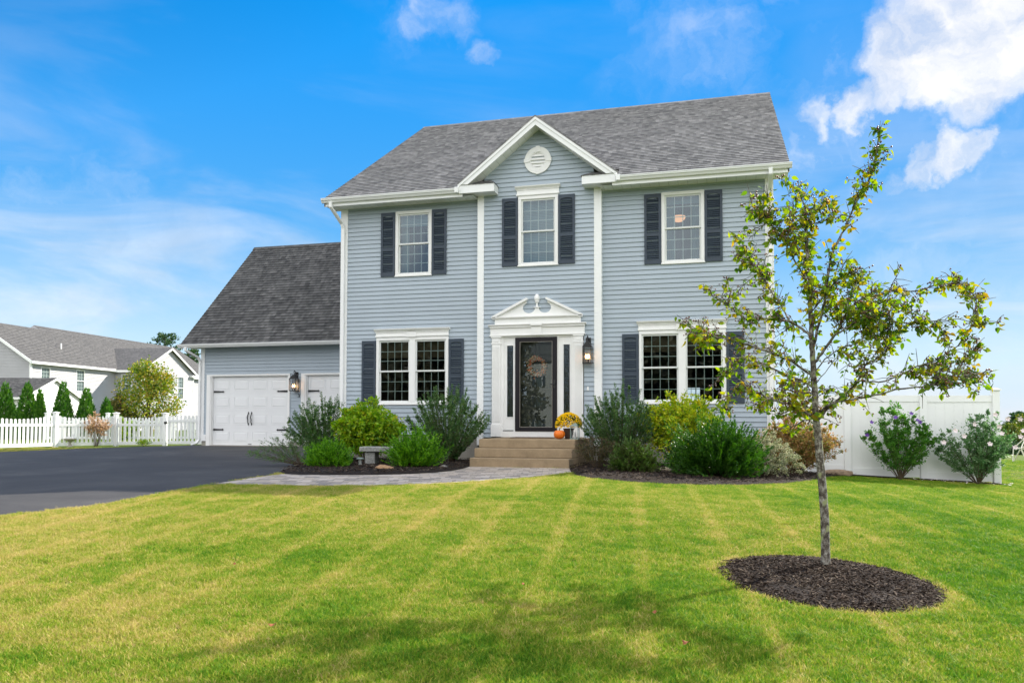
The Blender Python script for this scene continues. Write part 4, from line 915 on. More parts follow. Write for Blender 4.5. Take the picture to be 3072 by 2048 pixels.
# ------------------------------------------------------------------ shrubs
STEMM = mat_plain('shrub_stem', (.10, .075, .045), .9, .2, .2, 20)
def bez(a, c, e, t): return (1-t)**2*a+2*(1-t)*t*c+t**2*e
def shrub(label, cat, name, x, y, h, rx, ry, nst, leaf, mat, L=(.03, .05), ratio=.45, per=60, twig=3, t0=.25, spread=.12, lean=(0, 0), curve=.55, droop=0., fill=.0, tuft=.35, group=None, z=None, out=.6, hang=0, dome=.45, twl=.28):
    t = thing(name, label, cat, (x, y, onbed(x, y) if z is None else z), group=group)
    st = MB(); PP = []; DD = []; LL = []
    for i in range(nst):
        a = random.uniform(0, 6.283); r = math.sqrt(random.uniform(0.0, 1.0))
        e = np.array([math.cos(a)*r*rx+lean[0]*h, math.sin(a)*r*ry+lean[1]*h, h*(1-dome*r*r)*random.uniform(.78, 1.05)]); s = np.array([math.cos(a)*spread*rx*r, math.sin(a)*spread*ry*r, 0.])
        c = np.array([e[0]*(1-curve), e[1]*(1-curve), e[2]*(.75+droop)])
        ln = np.linalg.norm(e-s); T = np.linspace(0, 1, 7); pts = [bez(s, c, e, k) for k in T]
        st.tube(pts, [.0045*(1-k*.75)*(h/1.0)**.5 for k in T], 4, cap=False)
        def addl(p0, c0, p1, n, tt0):
            tt = rng.uniform(tt0, 1, n)[:, None]; P = (1-tt)**2*p0+2*(1-tt)*tt*c0+tt**2*p1; D = 2*(1-tt)*(c0-p0)+2*tt*(p1-c0); D = unit(D)
            o = rnd3(n); PP.append(P+o*.012); DD.append(unit(D*tuft+o*out+np.array([0, 0, -hang]))); LL.append(rng.uniform(L[0], L[1], n))
        addl(s, c, e, per, t0)
        for j in range(twig):
            k = random.uniform(t0, .92); p0 = bez(s, c, e, k); d = unit((rnd3(1)*.8+unit((e-s)[None])*.9))[0]; l = ln*twl*random.uniform(.5, 1)*(1.15-k); p1 = p0+d*l; c1 = p0+d*l*.5+np.array([0, 0, .03]); addl(p0, c1, p1, int(per*.6), .1)
            st.tube([p0, c1, p1], [.003, .002, .001], 3, cap=False)
    if fill:
        n = int(fill); d = rnd3(n); r = rng.uniform(.3, 1, (n, 1))**.4; P = d*r*np.array([rx*.82, ry*.82, h*.40])+np.array([lean[0]*h*.5, 0, h*.48]); PP.append(P); DD.append(unit(d*.6+rnd3(n)+np.array([0, 0, .3]))); LL.append(rng.uniform(L[0], L[1], n))
    P = np.concatenate(PP); D = np.concatenate(DD); Ls = np.concatenate(LL); k = P[:, 2] > .0
    st.build('stems', STEMM, t); leaves('foliage', P[k], D[k], Ls[k], ratio, mat, t)
    return t
BLUEG = mat_leaf('bluebeard_leaf', [(.03, .085, .025), (.06, .14, .04), (.10, .20, .055), (.20, .30, .09)], .3, noise_sc=2.5, nw=1.3, iw=.4)
YELG = mat_leaf('yellow_green_leaf', [(.07, .19, .008), (.13, .28, .010), (.22, .38, .014), (.34, .46, .02), (.55, .42, .03)], .35, noise_sc=3.0, nw=1.3, iw=.45)
YELG2 = mat_leaf('yellow_shrub_leaf', [(.10, .22, .010), (.22, .38, .014), (.40, .50, .02), (.60, .58, .03), (.62, .50, .04)], .35, noise_sc=2.5, nw=1.3, iw=.45)
JUN = mat_leaf('juniper_needles', [(.02, .085, .006), (.07, .21, .010), (.14, .34, .014), (.26, .48, .025)], .35, noise_sc=4.0, nw=1.6, iw=.35)
JUN2 = mat_leaf('dark_juniper_needles', [(.010, .042, .006), (.025, .085, .009), (.05, .14, .013), (.11, .23, .02)], .3, noise_sc=3.2, nw=1.6, iw=.35)
JUN3 = mat_leaf('faded_juniper_needles', [(.05, .035, .015), (.06, .08, .02), (.08, .15, .025), (.10, .20, .03)], .2, noise_sc=3.0, nw=1.6, iw=.35)
VARI = mat_leaf('variegated_leaf', [(.06, .10, .04), (.20, .24, .12), (.42, .42, .25), (.55, .53, .38)], .3)
SPIR = mat_leaf('spirea_leaf', [(.09, .15, .025), (.20, .22, .05), (.36, .24, .08), (.48, .24, .12), (.42, .36, .16)], .3, noise_sc=2.5, nw=1.3, iw=.5)
HIB = mat_leaf('hibiscus_leaf', [(.03, .11, .015), (.06, .19, .025), (.11, .27, .035), (.18, .34, .07)], .35, noise_sc=2.5, nw=1.2, iw=.5)
HIB2 = mat_leaf('pale_hibiscus_leaf', [(.04, .12, .035), (.09, .21, .07), (.17, .29, .12), (.34, .42, .27)], .35, noise_sc=2.5, nw=1.2, iw=.5)
shrub('tall wispy blue-green shrub against the right garage door and corner', 'shrub', 'bluebeard_shrub', .35, -1.3, 1.5, 1.05, .8, 160, 0, BLUEG, (.024, .042), .44, 190, 1, t0=.05, curve=.22, dome=.6, tuft=.75, twl=.2, fill=900)
shrub('tall wispy blue-green shrub in front of the lower left window', 'shrub', 'bluebeard_shrub', 3.15, -1.25, 1.62, 1.02, .66, 130, 0, BLUEG, (.024, .042), .44, 200, 1, t0=.05, curve=.22, dome=.5, tuft=.75, twl=.2, fill=1100)
shrub('tall wispy blue-green shrub just right of the front steps', 'shrub', 'bluebeard_shrub', 6.78, -1.35, 1.62, .86, .66, 150, 0, BLUEG, (.023, .04), .44, 200, 1, t0=.04, curve=.22, dome=.45, tuft=.75, twl=.2, fill=1200)
shrub('rounded yellow-green shrub under the lower left window', 'shrub', 'leafy_shrub', 1.52, -1.75, 1.34, .84, .65, 90, 0, YELG, (.06, .10), .55, 32, 4, t0=.2, dome=.42, fill=2600, curve=.35)
shrub('bright yellow shrub under the lower right window', 'shrub', 'leafy_shrub', 7.92, -1.2, 1.5, .92, .6, 90, 0, YELG2, (.045, .075), .55, 46, 4, t0=.3, dome=.35, fill=3000, curve=.35)
shrub('sprawling grassy dark stems spilling over the driveway edge', 'shrub', 'sprawling_shrub', .75, -3.15, .62, .82, .75, 60, 0, BLUEG, (.025, .045), .22, 30, 3, t0=.2, curve=.3, dome=.75, lean=(-.5, -.1), tuft=.9)
shrub('small dark barberry squeezed between the steps and pale juniper', 'shrub', 'barberry_shrub', 6.5, -2.55, .62, .55, .4, 50, 0, mat_leaf('barberry_leaf', [(.02, .035, .012), (.05, .06, .02), (.10, .05, .03), (.12, .14, .03)], .2), (.02, .035), .5, 30, 3, dome=.5)
shrub('pale variegated shrub with arching sprays beside the dark juniper', 'shrub', 'variegated_shrub', 9.45, -2.35, .72, .72, .6, 110, 0, VARI, (.016, .030), .55, 52, 4, t0=.1, curve=.15, droop=.6, dome=.85, tuft=.5)
shrub('russet and orange spirea in front of the white panel fence', 'shrub', 'spirea_shrub', 10.05, -1.0, 1.12, 1.0, .55, 130, 0, SPIR, (.028, .05), .48, 60, 4, t0=.15, dome=.5, fill=3500, curve=.4, tuft=.7)
hb = shrub('tall green hibiscus with a few purple flowers against the fence', 'shrub', 'hibiscus_shrub', 12.02, -.35, 1.52, .72, .34, 36, 0, HIB, (.03, .055), .5, 80, 6, t0=.14, spread=.03, dome=.5, curve=.25, tuft=.6, z=terr(12, -.35)+.02, fill=900)
hw_ = shrub('hibiscus with pale pink flowers at the end post of the fence', 'shrub', 'hibiscus_shrub', 13.35, -.40, 1.42, .80, .38, 38, 0, HIB2, (.03, .055), .5, 80, 6, t0=.12, spread=.03, dome=.5, curve=.25, tuft=.6, z=terr(13.35, -.4)+.02, fill=500)
PURP = mat_plain('purple_petal', (.16, .07, .34), .6, .2, .2, 9); PINK = mat_plain('pale_pink_petal', (.72, .62, .62), .6, .2, .1, 9)
def flower(parent, p, r, mat, seed):
    rr = random.Random(seed); b = MB(); ax = Vector((rr.uniform(-.5, .5), -1, rr.uniform(-.2, .7))).normalized(); u = ax.orthogonal().normalized(); v = ax.cross(u); p = Vector(p)
    for k in range(5):
        a = k*1.2566+rr.uniform(-.1, .1); d = u*math.cos(a)+v*math.sin(a); s = -u*math.sin(a)+v*math.cos(a)
        b.poly([p-ax*r*.2, p+d*r*.6+s*r*.42+ax*r*.1, p+d*r*1.05+s*r*.15+ax*r*.3, p+d*r*1.05-s*r*.15+ax*r*.3, p+d*r*.6-s*r*.42+ax*r*.1])
    b.build('flower', mat, parent)
for k, p in enumerate([(-.62, -.1, 1.18), (-.12, -.2, 1.28), (.36, -.12, 1.22), (.42, -.1, 1.18), (-.72, -.1, .92), (.25, -.05, 1.36)]): flower(hb, (p[0]*.82, p[1], p[2]*.93), .04, PURP, k)
for k, p in enumerate([(.45, -.2, 1.22), (.66, -.2, 1.22), (.3, -.25, 1.08), (-.42, -.2, 1.0), (-.62, -.2, .78), (.12, -.3, .76), (.7, -.2, 1.0), (.74, -.15, .86), (.62, -.3, .9), (.78, -.2, .66), (.35, -.2, .95), (.86, -.1, 1.05), (.9, -.1, .5), (.55, -.25, .70), (-.3, -.3, .9), (.25, -.2, 1.3), (-.1, -.2, 1.12)]): flower(hw_, p, .045, PINK, 30+k)
def juniper(label, x, y, h, rx, ry, nf, mat, fl=(.22, .4), up=.5, name='juniper', needles=34, nl=(.03, .055), bump_=.25):
    t = thing(name, label, 'shrub', (x, y, onbed(x, y)-.02)); PP = []; DD = []; st = MB(); seed_ = x*3.1
    for i in range(nf):
        d = rnd3(1)[0]; d[2] = abs(d[2])*1.0-.12; d /= np.linalg.norm(d); k = random.uniform(.45, .88)*(.86+.16*math.sin(d[0]*8+seed_)*math.sin(d[1]*9+d[2]*7+seed_)); P0 = d*np.array([rx, ry, h])*k+np.array([0, 0, h*.1])
        P0[2] = max(.02, P0[2]); dr = unit((d*np.array([1, 1, .6])+np.array([0, 0, up])+rng.normal(0, .3, 3))[None])[0]; L = random.uniform(*fl)*(.7+.3*k); lim = (1+bump_*math.sin(7*math.atan2(d[1], d[0]))); L *= lim
        n = needles; tt = rng.uniform(0, 1, n)[:, None]; sp = (np.minimum(tt*2.2, (1-tt)*1.1))*L*.24+.003
        side = unit(np.cross(dr, rnd3(1)[0])[None]); sg = rng.choice([-1, 1], (n, 1)); lat = side*sg*sp*rng.uniform(.2, 1, (n, 1))
        curv = np.array([0, 0, .10])*tt**2*L; P = P0+dr*tt*L+curv+lat+rnd3(n)*.008; PP.append(P); DD.append(unit(dr+side*sg*.55+rnd3(n)*.28))
        if i % 3 == 0: st.tube([d*.03, P0*.6, P0], [.012, .008, .004], 4, cap=False)
    P = np.concatenate(PP); D = np.concatenate(DD); k = P[:, 2] > 0
    st.build('stems', STEMM, t); leaves('foliage', P[k], D[k], rng.uniform(nl[0], nl[1], k.sum()), .42, mat, t, up=.2)
    return t
juniper('small rounded bright green juniper left of the stone bench', 1.62, -3.6, .46, .46, .42, 420, JUN, (.12, .24), .6, nl=(.025, .045))
juniper('feathery bright green juniper right of the stone bench', 3.18, -3.2, .50, .47, .44, 400, JUN, (.22, .42), .9, needles=60, nl=(.03, .05))
juniper('large dark green spreading juniper in the right bed', 8.62, -2.95, .70, .72, .62, 560, JUN2, (.30, .58), .6, needles=90, nl=(.03, .055))
juniper('small sparse brownish juniper in front of the blue-green shrub', 7.22, -3.1, .50, .44, .4, 420, JUN3, (.1, .22), .6)
t = thing('fallen_petals', 'scattered pale petals on the mulch by the fence end post', 'petals', (13.1, -.3, 0)); t['kind'] = 'stuff'
n = 60; P = np.stack([rng.uniform(-1.0, .9, n), rng.uniform(-.45, .1, n), np.zeros(n)], 1); P[:, 2] = [terr(13.1+a, -.3+b_)+.06 for a, b_ in P[:, :2]]
leaves('petals', P, rnd3(n)*np.array([1, 1, .2]), rng.uniform(.03, .06, n), .6, PINK, t, up=3)

# ------------------------------------------------------------------ young crab apple tree
LIMBS=[
 ( [(9.461, -10.32, 0.844), (9.449, -10.32, 1.038), (9.439, -10.32, 1.268), (9.435, -10.32, 1.442), (9.426, -10.32, 1.616), (9.423, -10.32, 1.79), (9.414, -10.32, 1.966), (9.405, -10.32, 2.199), (9.397, -10.32, 2.434), (9.393, -10.32, 2.599)] ,0.034,0.01),
 ( [(9.408, -10.32, 2.296), (9.407, -10.278, 2.536), (9.385, -10.248, 2.661), (9.335, -10.22, 2.806)] ,0.01,0.004),
 ( [(9.44, -10.32, 0.922), (9.319, -10.403, 0.979), (9.261, -10.465, 1.024), (9.15, -10.521, 1.045), (8.986, -10.573, 1.113), (8.877, -10.622, 1.157), (8.767, -10.67, 1.055)] ,0.02,0.005),
 ( [(9.42, -10.32, 1.57), (9.328, -10.257, 1.661), (9.266, -10.21, 1.704), (9.133, -10.168, 1.738), (8.927, -10.128, 1.743), (8.823, -10.091, 1.843), (8.693, -10.055, 1.94), (8.584, -10.02, 2.025)] ,0.017,0.004),
 ( [(9.428, -10.32, 1.257), (9.279, -10.415, 1.357), (9.123, -10.486, 1.423), (8.936, -10.55, 1.49), (8.771, -10.609, 1.533), (8.607, -10.666, 1.566), (8.532, -10.72, 1.562)] ,0.016,0.004),
 ( [(9.263, -10.32, 1.697), (9.209, -10.237, 1.821), (9.146, -10.175, 1.941), (9.081, -10.119, 2.062), (8.992, -10.067, 2.223), (8.924, -10.018, 2.385), (8.83, -9.97, 2.514)] ,0.011,0.003),
 ( [(9.443, -10.32, 1.153), (9.371, -10.225, 1.216), (9.232, -10.154, 1.269), (9.076, -10.09, 1.372), (8.915, -10.031, 1.416), (8.76, -9.974, 1.311), (8.675, -9.92, 1.227)] ,0.015,0.004),
 ( [(9.416, -10.32, 1.965), (9.309, -10.419, 2.138), (9.218, -10.492, 2.289), (9.129, -10.558, 2.417), (9.061, -10.62, 2.474)] ,0.01,0.003),
 ( [(9.442, -10.32, 1.118), (9.337, -10.221, 1.111), (9.231, -10.148, 1.15), (9.12, -10.082, 1.045), (8.983, -10.02, 1.022)] ,0.01,0.003),
 ( [(9.434, -10.32, 1.465), (9.508, -10.363, 1.765), (9.529, -10.395, 1.888), (9.55, -10.424, 2.074), (9.585, -10.451, 2.242), (9.664, -10.476, 2.374), (9.75, -10.501, 2.583), (9.835, -10.524, 2.727), (9.883, -10.548, 2.904), (9.904, -10.57, 3.112)] ,0.016,0.004),
 ( [(9.454, -10.32, 1.363), (9.51, -10.269, 1.432), (9.605, -10.231, 1.573), (9.664, -10.196, 1.683), (9.716, -10.164, 1.776), (9.814, -10.134, 1.869), (9.934, -10.104, 1.902), (10.061, -10.076, 1.943), (10.248, -10.049, 1.939), (10.404, -10.022, 1.987), (10.559, -9.996, 1.968), (10.669, -9.97, 1.96)] ,0.018,0.004),
 ( [(9.694, -10.32, 1.748), (9.814, -10.362, 1.762), (9.913, -10.392, 1.794), (9.966, -10.42, 1.82)] ,0.009,0.003),
 ( [(9.593, -10.32, 1.564), (9.684, -10.375, 1.62), (9.753, -10.417, 1.669), (9.842, -10.454, 1.693), (9.952, -10.488, 1.701), (9.988, -10.521, 1.649), (10.101, -10.553, 1.626), (10.267, -10.583, 1.632), (10.409, -10.613, 1.639), (10.507, -10.642, 1.603), (10.657, -10.67, 1.602)] ,0.011,0.003),
 ( [(9.441, -10.32, 0.844), (9.487, -10.254, 0.916), (9.563, -10.205, 0.999), (9.685, -10.16, 1.098), (9.792, -10.119, 1.206), (9.869, -10.08, 1.357), (9.999, -10.042, 1.424), (10.084, -10.005, 1.568), (10.146, -9.97, 1.654)] ,0.021,0.004),
 ( [(9.762, -10.32, 1.205), (9.913, -10.341, 1.194), (10.064, -10.357, 1.239), (10.169, -10.371, 1.308), (10.309, -10.384, 1.351), (10.412, -10.396, 1.426), (10.479, -10.408, 1.478), (10.525, -10.42, 1.514)] ,0.01,0.003),
 ( [(9.449, -10.32, 0.948), (9.578, -10.389, 1.035), (9.793, -10.44, 1.073), (9.894, -10.486, 1.094), (9.993, -10.529, 1.13), (10.124, -10.57, 1.143), (10.253, -10.609, 1.155), (10.379, -10.647, 1.204), (10.502, -10.684, 1.237), (10.557, -10.72, 1.234)] ,0.014,0.004),
 ( [(9.468, -10.32, 1.2), (9.581, -10.278, 1.348), (9.678, -10.248, 1.479), (9.735, -10.22, 1.53)] ,0.006,0.002),
 ( [(9.416, -10.32, 1.239), (9.532, -10.254, 1.388), (9.629, -10.205, 1.455), (9.772, -10.161, 1.423), (9.855, -10.12, 1.507)] ,0.009,0.003),
 ( [(9.41, -10.32, 2.067), (9.327, -10.254, 2.315), (9.301, -10.205, 2.461), (9.275, -10.161, 2.625), (9.263, -10.12, 2.704)] ,0.008,0.003),
 ( [(9.399, -10.32, 2.427), (9.453, -10.403, 2.55), (9.521, -10.465, 2.593), (9.573, -10.52, 2.59)] ,0.008,0.003),
 ( [(9.438, -10.32, 1.773), (9.52, -10.403, 1.887), (9.632, -10.465, 2.015), (9.726, -10.52, 2.047)] ,0.009,0.003),
]

def mat_bark():
    m = newmat('lichen_bark'); t = NT(m); p = t.pos()
    a = t.noise(t.mapping(p, (1, 1, .8)), 26, 5, .65); b_ = t.noise(p, 70, 3, .7)
    f = t.math('ADD', t.math('MULTIPLY', a, .75), t.math('MULTIPLY', b_, .3))
    c = t.ramp(f, [(.40, (.035, .028, .022)), (.5, (.10, .085, .068)), (.57, (.22, .205, .175)), (.70, (.38, .37, .32))])
    vo = t.noise(p, 9, 2, .4); c = t.mix(t.ramp(vo, [(.62, 0), (.66, 1)]), c, (.26, .28, .14))
    return t.out(t.pbsdf(c, .9, .2, t.bump(f, .8, .01)))
BARK = mat_bark()
DENS0 = {16: 0, 12: .7, 17: .4}
TWIG = mat_plain('twig_bark', (.085, .062, .048), .85, .2, .25, 20)
TB = Vector((9.51, -10.32, terr(9.51, -10.32)+.02))
tree = thing('crab_apple_tree', 'young crab apple tree with thin lichened trunk and dark berries in the front lawn', 'tree', TB)
tr = MB(); base = [(9.515, -10.32, TB.z-.05), (9.513, -10.32, TB.z+.03), (9.512, -10.32, TB.z+.15), (9.510, -10.32, .12), (9.497, -10.32, .35), (9.482, -10.32, .55), (9.470, -10.32, .72)]
tw = MB(); segs = []   # (a,b,ra,rb)
allp = []
for k, (pts, r0, r1) in enumerate(LIMBS):
    pts = [Vector(p) for p in pts]
    if k == 0: pts = [Vector(p) for p in base]+pts; rad = [.050, .038, .034, .033, .032, .031, .030]+[.026*(1-i/11)+.007*(i/11) for i in range(len(pts)-7)]
    else:
        q, rq = min(allp, key=lambda e: ((e[0]-pts[0]).length+(0 if e[0].z < pts[0].z+.05 else .3)))
        if (q-pts[0]).length > .004: pts = [q]+pts
        n = len(pts); r0 *= .72; r1 *= .8; rad = [min(rq*.9, r0)*(1-i/(n-1))+r1*(i/(n-1)) for i in range(n)]
    # refine with a little wobble
    P2 = []; R2 = []
    for i in range(len(pts)-1):
        for s in range(4):
            f = s/4; w = 0 if k == 0 and i < 6 else .006
            P2.append(pts[i].lerp(pts[i+1], f)+Vector((random.uniform(-w, w), random.uniform(-w, w), random.uniform(-w, w)))*(1 if s else 0)); R2.append(rad[i]*(1-f)+rad[i+1]*f)
    P2.append(pts[-1]); R2.append(rad[-1]); P2 = [p-TB for p in P2]
    allp += [(p+TB, r) for p, r in zip(P2, R2)]
    if k == 0: tr.tube(P2, R2, 12)
    else: tw.tube(P2, R2, 7)
    if k > 0: segs += [(P2[i], P2[i+1], (i+.5)/len(P2), k) for i in range(len(P2)-1)]
    else: segs += [(P2[i], P2[i+1], (i+.5)/len(P2), k) for i in range(46, len(P2)-1)]
for k in range(110):
    a, c, f, j = random.choice(segs)
    if DENS0.get(j, 1) < .4 or f < .18 or (j == 0 and random.random() < .4): continue
    d = (c-a).normalized(); o_ = Vector(rnd3(1)[0]); L = random.uniform(.12, .34)*(1.1-.5*f); u = (d*.55+o_*.75+Vector((0, -.0, .12))).normalized(); p = a; pl = [a]
    for q in range(4): u = (u+Vector(rnd3(1)[0])*.18+Vector((0, 0, -.04))).normalized(); p = p+u*L/4; pl.append(p)
    tw.tube(pl, [.0045, .004, .0032, .0026, .0018], 5, cap=False); segs += [(pl[i], pl[i+1], .5+i/10, 100) for i in range(4)]
DENS = {100: .95, 0: 1.2, 1: 1.2, 2: 1.6, 3: 1.1, 4: 1.5, 5: 1.7, 6: 1.6, 7: 1.6, 8: 1.5, 9: 1.25, 10: 1.0, 11: 1.4, 12: .8, 13: 1.3, 14: .9, 15: .8, 16: 0.02, 17: .5, 18: 1.4, 19: 1.5, 20: 1.3}
lp, ld, ll, bp = [], [], [], []
for a, c, f, k in segs:
    ln = (c-a).length; d = (c-a).normalized(); m = rng.poisson(ln*66*DENS.get(k, 1)*(0.18 if f < .22 else 1))
    for _ in range(m):
        p = a.lerp(c, random.random()); out_ = Vector(rnd3(1)[0]); L = random.uniform(.04, .17)*(1 if f < .8 else .6); e = p+(d*.5+out_*.8+Vector((0, 0, .15))).normalized()*L
        mid = p.lerp(e, .5)+Vector((0, 0, .008)); tw.tube([p, mid, e], [.0032, .0024, .0015], 4, cap=False)
        for q in range(random.choice((1, 2, 2, 3, 3))):
            w = p.lerp(e, random.uniform(.35, 1.0)); dd = Vector(rnd3(1)[0]); dd = Vector((dd.x*.7, dd.y*.7, -abs(dd.z)*.9-.15+.5*random.random())).normalized()
            if random.random() < .8: lp.append(w+dd*.015); ld.append(dd); ll.append(random.uniform(.036, .066))
        if random.random() < .42:
            for q in range(random.randint(2, 5)):
                dd = Vector(rnd3(1)[0]); w = p.lerp(e, random.uniform(.5, 1)); z = w+Vector((dd.x, dd.y, dd.z*.6-.2))*random.uniform(.015, .035); bp.append(z); tw.tube([w, z], [.0009, .0009], 3, cap=False)
trunk = tr.build('trunk', BARK, tree, smooth=True); tw.build('branches', BARK, tree, smooth=True)
def leaf_full(P, D, L, mat, parent, name='leaves'):
    """pointed oval leaves, six sided and cupped along the midrib"""
    n = len(P); D = unit(D); Nn = unit(rnd3(n)); S = unit(np.cross(D, Nn)); U = np.cross(S, D); L = L[:, None]
    W_ = L*rng.uniform(.28, .36, (n, 1)); cup = W_*rng.uniform(.1, .55, (n, 1)); bend = -U*L*rng.uniform(0, .22, (n, 1))
    rows = [(0, 0, 0), (.22, .8, .25), (.5, 1, .6), (.78, .55, .8)]
    mid = [P, P+D*L*.3+bend*.1, P+D*L*.62+bend*.45, P+D*L*1.0+bend]
    l1 = P+D*L*.2+S*W_*.85+U*cup; l2 = P+D*L*.52+S*W_*.9+U*cup+bend*.3; r1 = P+D*L*.2-S*W_*.85+U*cup; r2 = P+D*L*.52-S*W_*.9+U*cup+bend*.3
    V = np.stack(mid+[l1, l2, r1, r2], 1).reshape(-1, 3); F = []
    base = np.arange(n)[:, None]*8
    for tri in ((0, 1, 4), (4, 1, 5), (1, 2, 5), (5, 2, 3), (0, 6, 1), (6, 7, 1), (1, 7, 2), (7, 3, 2)): F.append(base+np.array(tri))
    return build_np(name, V, np.concatenate(F), mat, parent)
APPLE = mat_leaf('crab_apple_leaf', [(.06, .13, .020), (.11, .20, .026), (.19, .29, .032), (.28, .36, .04), (.30, .30, .028), (.36, .24, .03)], .5, .7, .15, noise_sc=.9)
leaf_full(np.array([tuple(p) for p in lp]), np.array([tuple(p) for p in ld]), np.array(ll), APPLE, tree)
ib = bmesh.new(); bmesh.ops.create_icosphere(ib, subdivisions=1, radius=1); iv = np.array([tuple(v.co) for v in ib.verts]); fi = np.array([[v.index for v in f.verts] for f in ib.faces]); ib.free()
B = np.array([tuple(p) for p in bp]); n = len(B); V = (B[:, None, :]+iv[None]*rng.uniform(.0055, .0085, (n, 1, 1))).reshape(-1, 3); F = (fi[None]+(np.arange(n)*len(iv))[:, None, None]).reshape(-1, 3)
bo = build_np('berries', V, F, mat_leaf('dark_berry', [(.05, .018, .014), (.10, .035, .022), (.20, .08, .04), (.16, .055, .03)], 0, .35, .5), tree); bo['kind'] = 'stuff'
print('tree leaves', len(lp), 'berries', n)
# ------------------------------------------------------------------ right panel fence
def post(parent, x, y, z0, z1, w, mat, cap=True):
    b = MB(); b.box(x-w/2, x+w/2, y-w/2, y+w/2, z0, z1); p = b.build('post', mat, parent, bevel=.004)
    if cap:
        c = MB(); e = w/2+.022; c.box(x-e, x+e, y-e, y+e, z1, z1+.03)
        c.hexa([(x-e*.9, y-e*.9, z1+.03), (x+e*.9, y-e*.9, z1+.03), (x+e*.9, y+e*.9, z1+.03), (x-e*.9, y+e*.9, z1+.03)]+[(x+sx*.012, y+sy*.012, z1+.05) for sx, sy in ((-1, -1), (1, -1), (1, 1), (-1, 1))])
        c.build('post_cap', mat, p)
    return p
F = thing('panel_fence', 'tall solid white vinyl privacy fence right of the house', 'fence', (0, 0, 0))
px = [9.93, 11.15, 12.535, 13.81]; fy = .10
for x in px:
    zt = 1.505-.012*(x-11.15)*0+(-.012 if x > 12 else 0); post(F, x, fy, terr(x, fy)-.05, (1.50 if x > 13 else 1.425), .125, WHITE2, cap=(x > 13))
for a, c in zip(px, px[1:]):
    x0, x1 = a+.06, c-.06; b = MB(); zb = terr((a+c)/2, fy)+.03; dz = .012*(x1-x0)
    zt = 1.43-.008*(a-9.9)
    b.box(x0, x1, fy-.02, fy+.02, zb+.17, zt-.13)
    b.box(x0, x1, fy-.032, fy+.032, zb, zb+.17); b.box(x0, x1, fy-.032, fy+.032, zt-.13, zt)
    n = 7
    for k in range(1, n): u = x0+(x1-x0)*k/n; b.box(u-.003, u+.003, fy-.0235, fy-.02, zb+.17, zt-.13)
    b.build('panel', WHITE2, F, bevel=.003)
# ------------------------------------------------------------------ picket fence and gate, left
def pickets(b, p0, p1, zb, h, dip, pitch=.14, w=.075, rails=True, crossbrace=False):
    """scalloped picket bay from p0 to p1 (xy)"""
    p0 = Vector((*p0, 0)); p1 = Vector((*p1, 0)); d = p1-p0; L = d.length; u = d.normalized(); nrm = Vector((-u.y, u.x, 0)); n = int(L/pitch)
    def bx(s0, s1, n0, n1, z0, z1):
        q = []
        for z in (z0, z1):
            for s, m in ((s0, n0), (s1, n0), (s1, n1), (s0, n1)): v = p0+u*s+nrm*m; q.append((v.x, v.y, z))
        b.hexa(q)
    for k in range(n):
        s = (k+.5)/n*L; f = s/L; top = zb+h-dip*math.sin(math.pi*f)**.8
        bx(s-w/2, s+w/2, -.012, .012, zb+.05, top-.03)
        q = [p0+u*(s-w/2), p0+u*(s+w/2)]
        for m in (-.012, .012): b.poly([(q[0]+nrm*m)+Vector((0, 0, top-.03)), (q[1]+nrm*m)+Vector((0, 0, top-.03)), (p0+u*(s+w*.3)+nrm*m)+Vector((0, 0, top-.006)), (p0+u*s+nrm*m)+Vector((0, 0, top)), (p0+u*(s-w*.3)+nrm*m)+Vector((0, 0, top-.006))])
    bx(0, L, -.025, .025, zb+.04, zb+.15); bx(0, L, -.025, .025, zb+h-dip-.24, zb+h-dip-.15)
    if crossbrace: b.tube([p0+u*.05+Vector((0, 0, zb+h-.35))-nrm*.02, p1-u*.05+Vector((0, 0, zb+.15))-nrm*.02], .008, 5)
PF = thing('picket_fence', 'white scalloped picket fence along the far edge of the driveway', 'fence', (0, 0, 0))
A0 = (-13.05, 1.85); A1 = (-12.82, 4.60); A2 = (-12.0, 6.4); A3 = (-10.62, 7.22)
fp = [(-13.2, -1.2), A0, A1, A2, A3]
for p in fp: post(PF, p[0], p[1], -.05, 1.14, .13, WHITE2)
for a, c in zip(fp, fp[1:]):
    b = MB(); a_ = Vector(a); c_ = Vector(c); u = (c_-a_).normalized()*.065; pickets(b, a_+u, c_-u, 0, 1.08, .14); b.build('picket_panel', WHITE2, PF)
PG = thing('garden_gate', 'white picket gate with black latch beside the garage wall', 'gate', (0, 0, 0))
b = MB(); pickets(b, (-10.52, 7.25), (-8.1, 7.6), .02, 1.06, .0, crossbrace=True); b.build('gate_panel', WHITE2, PG)
b = MB(); b.box(-10.60, -10.50, 7.13, 7.16, .78, .86); b.box(-10.57, -10.44, 7.12, 7.15, .81, .83); b.build('latch', BLACK, PG)
PB = thing('picket_fence', 'white picket fence further back behind the gate', 'fence', (0, 0, 0))
bp_ = [(-21.5, 12.8), (-19.2, 14.0), (-16.9, 15.2), (-14.6, 16.4), (-12.3, 17.6)]
for p in bp_: post(PB, p[0], p[1], -.05, 1.22, .13, WHITE2)
for a, c in zip(bp_, bp_[1:]): b = MB(); pickets(b, a, c, 0, 1.14, .1); b.build('picket_panel', WHITE2, PB)
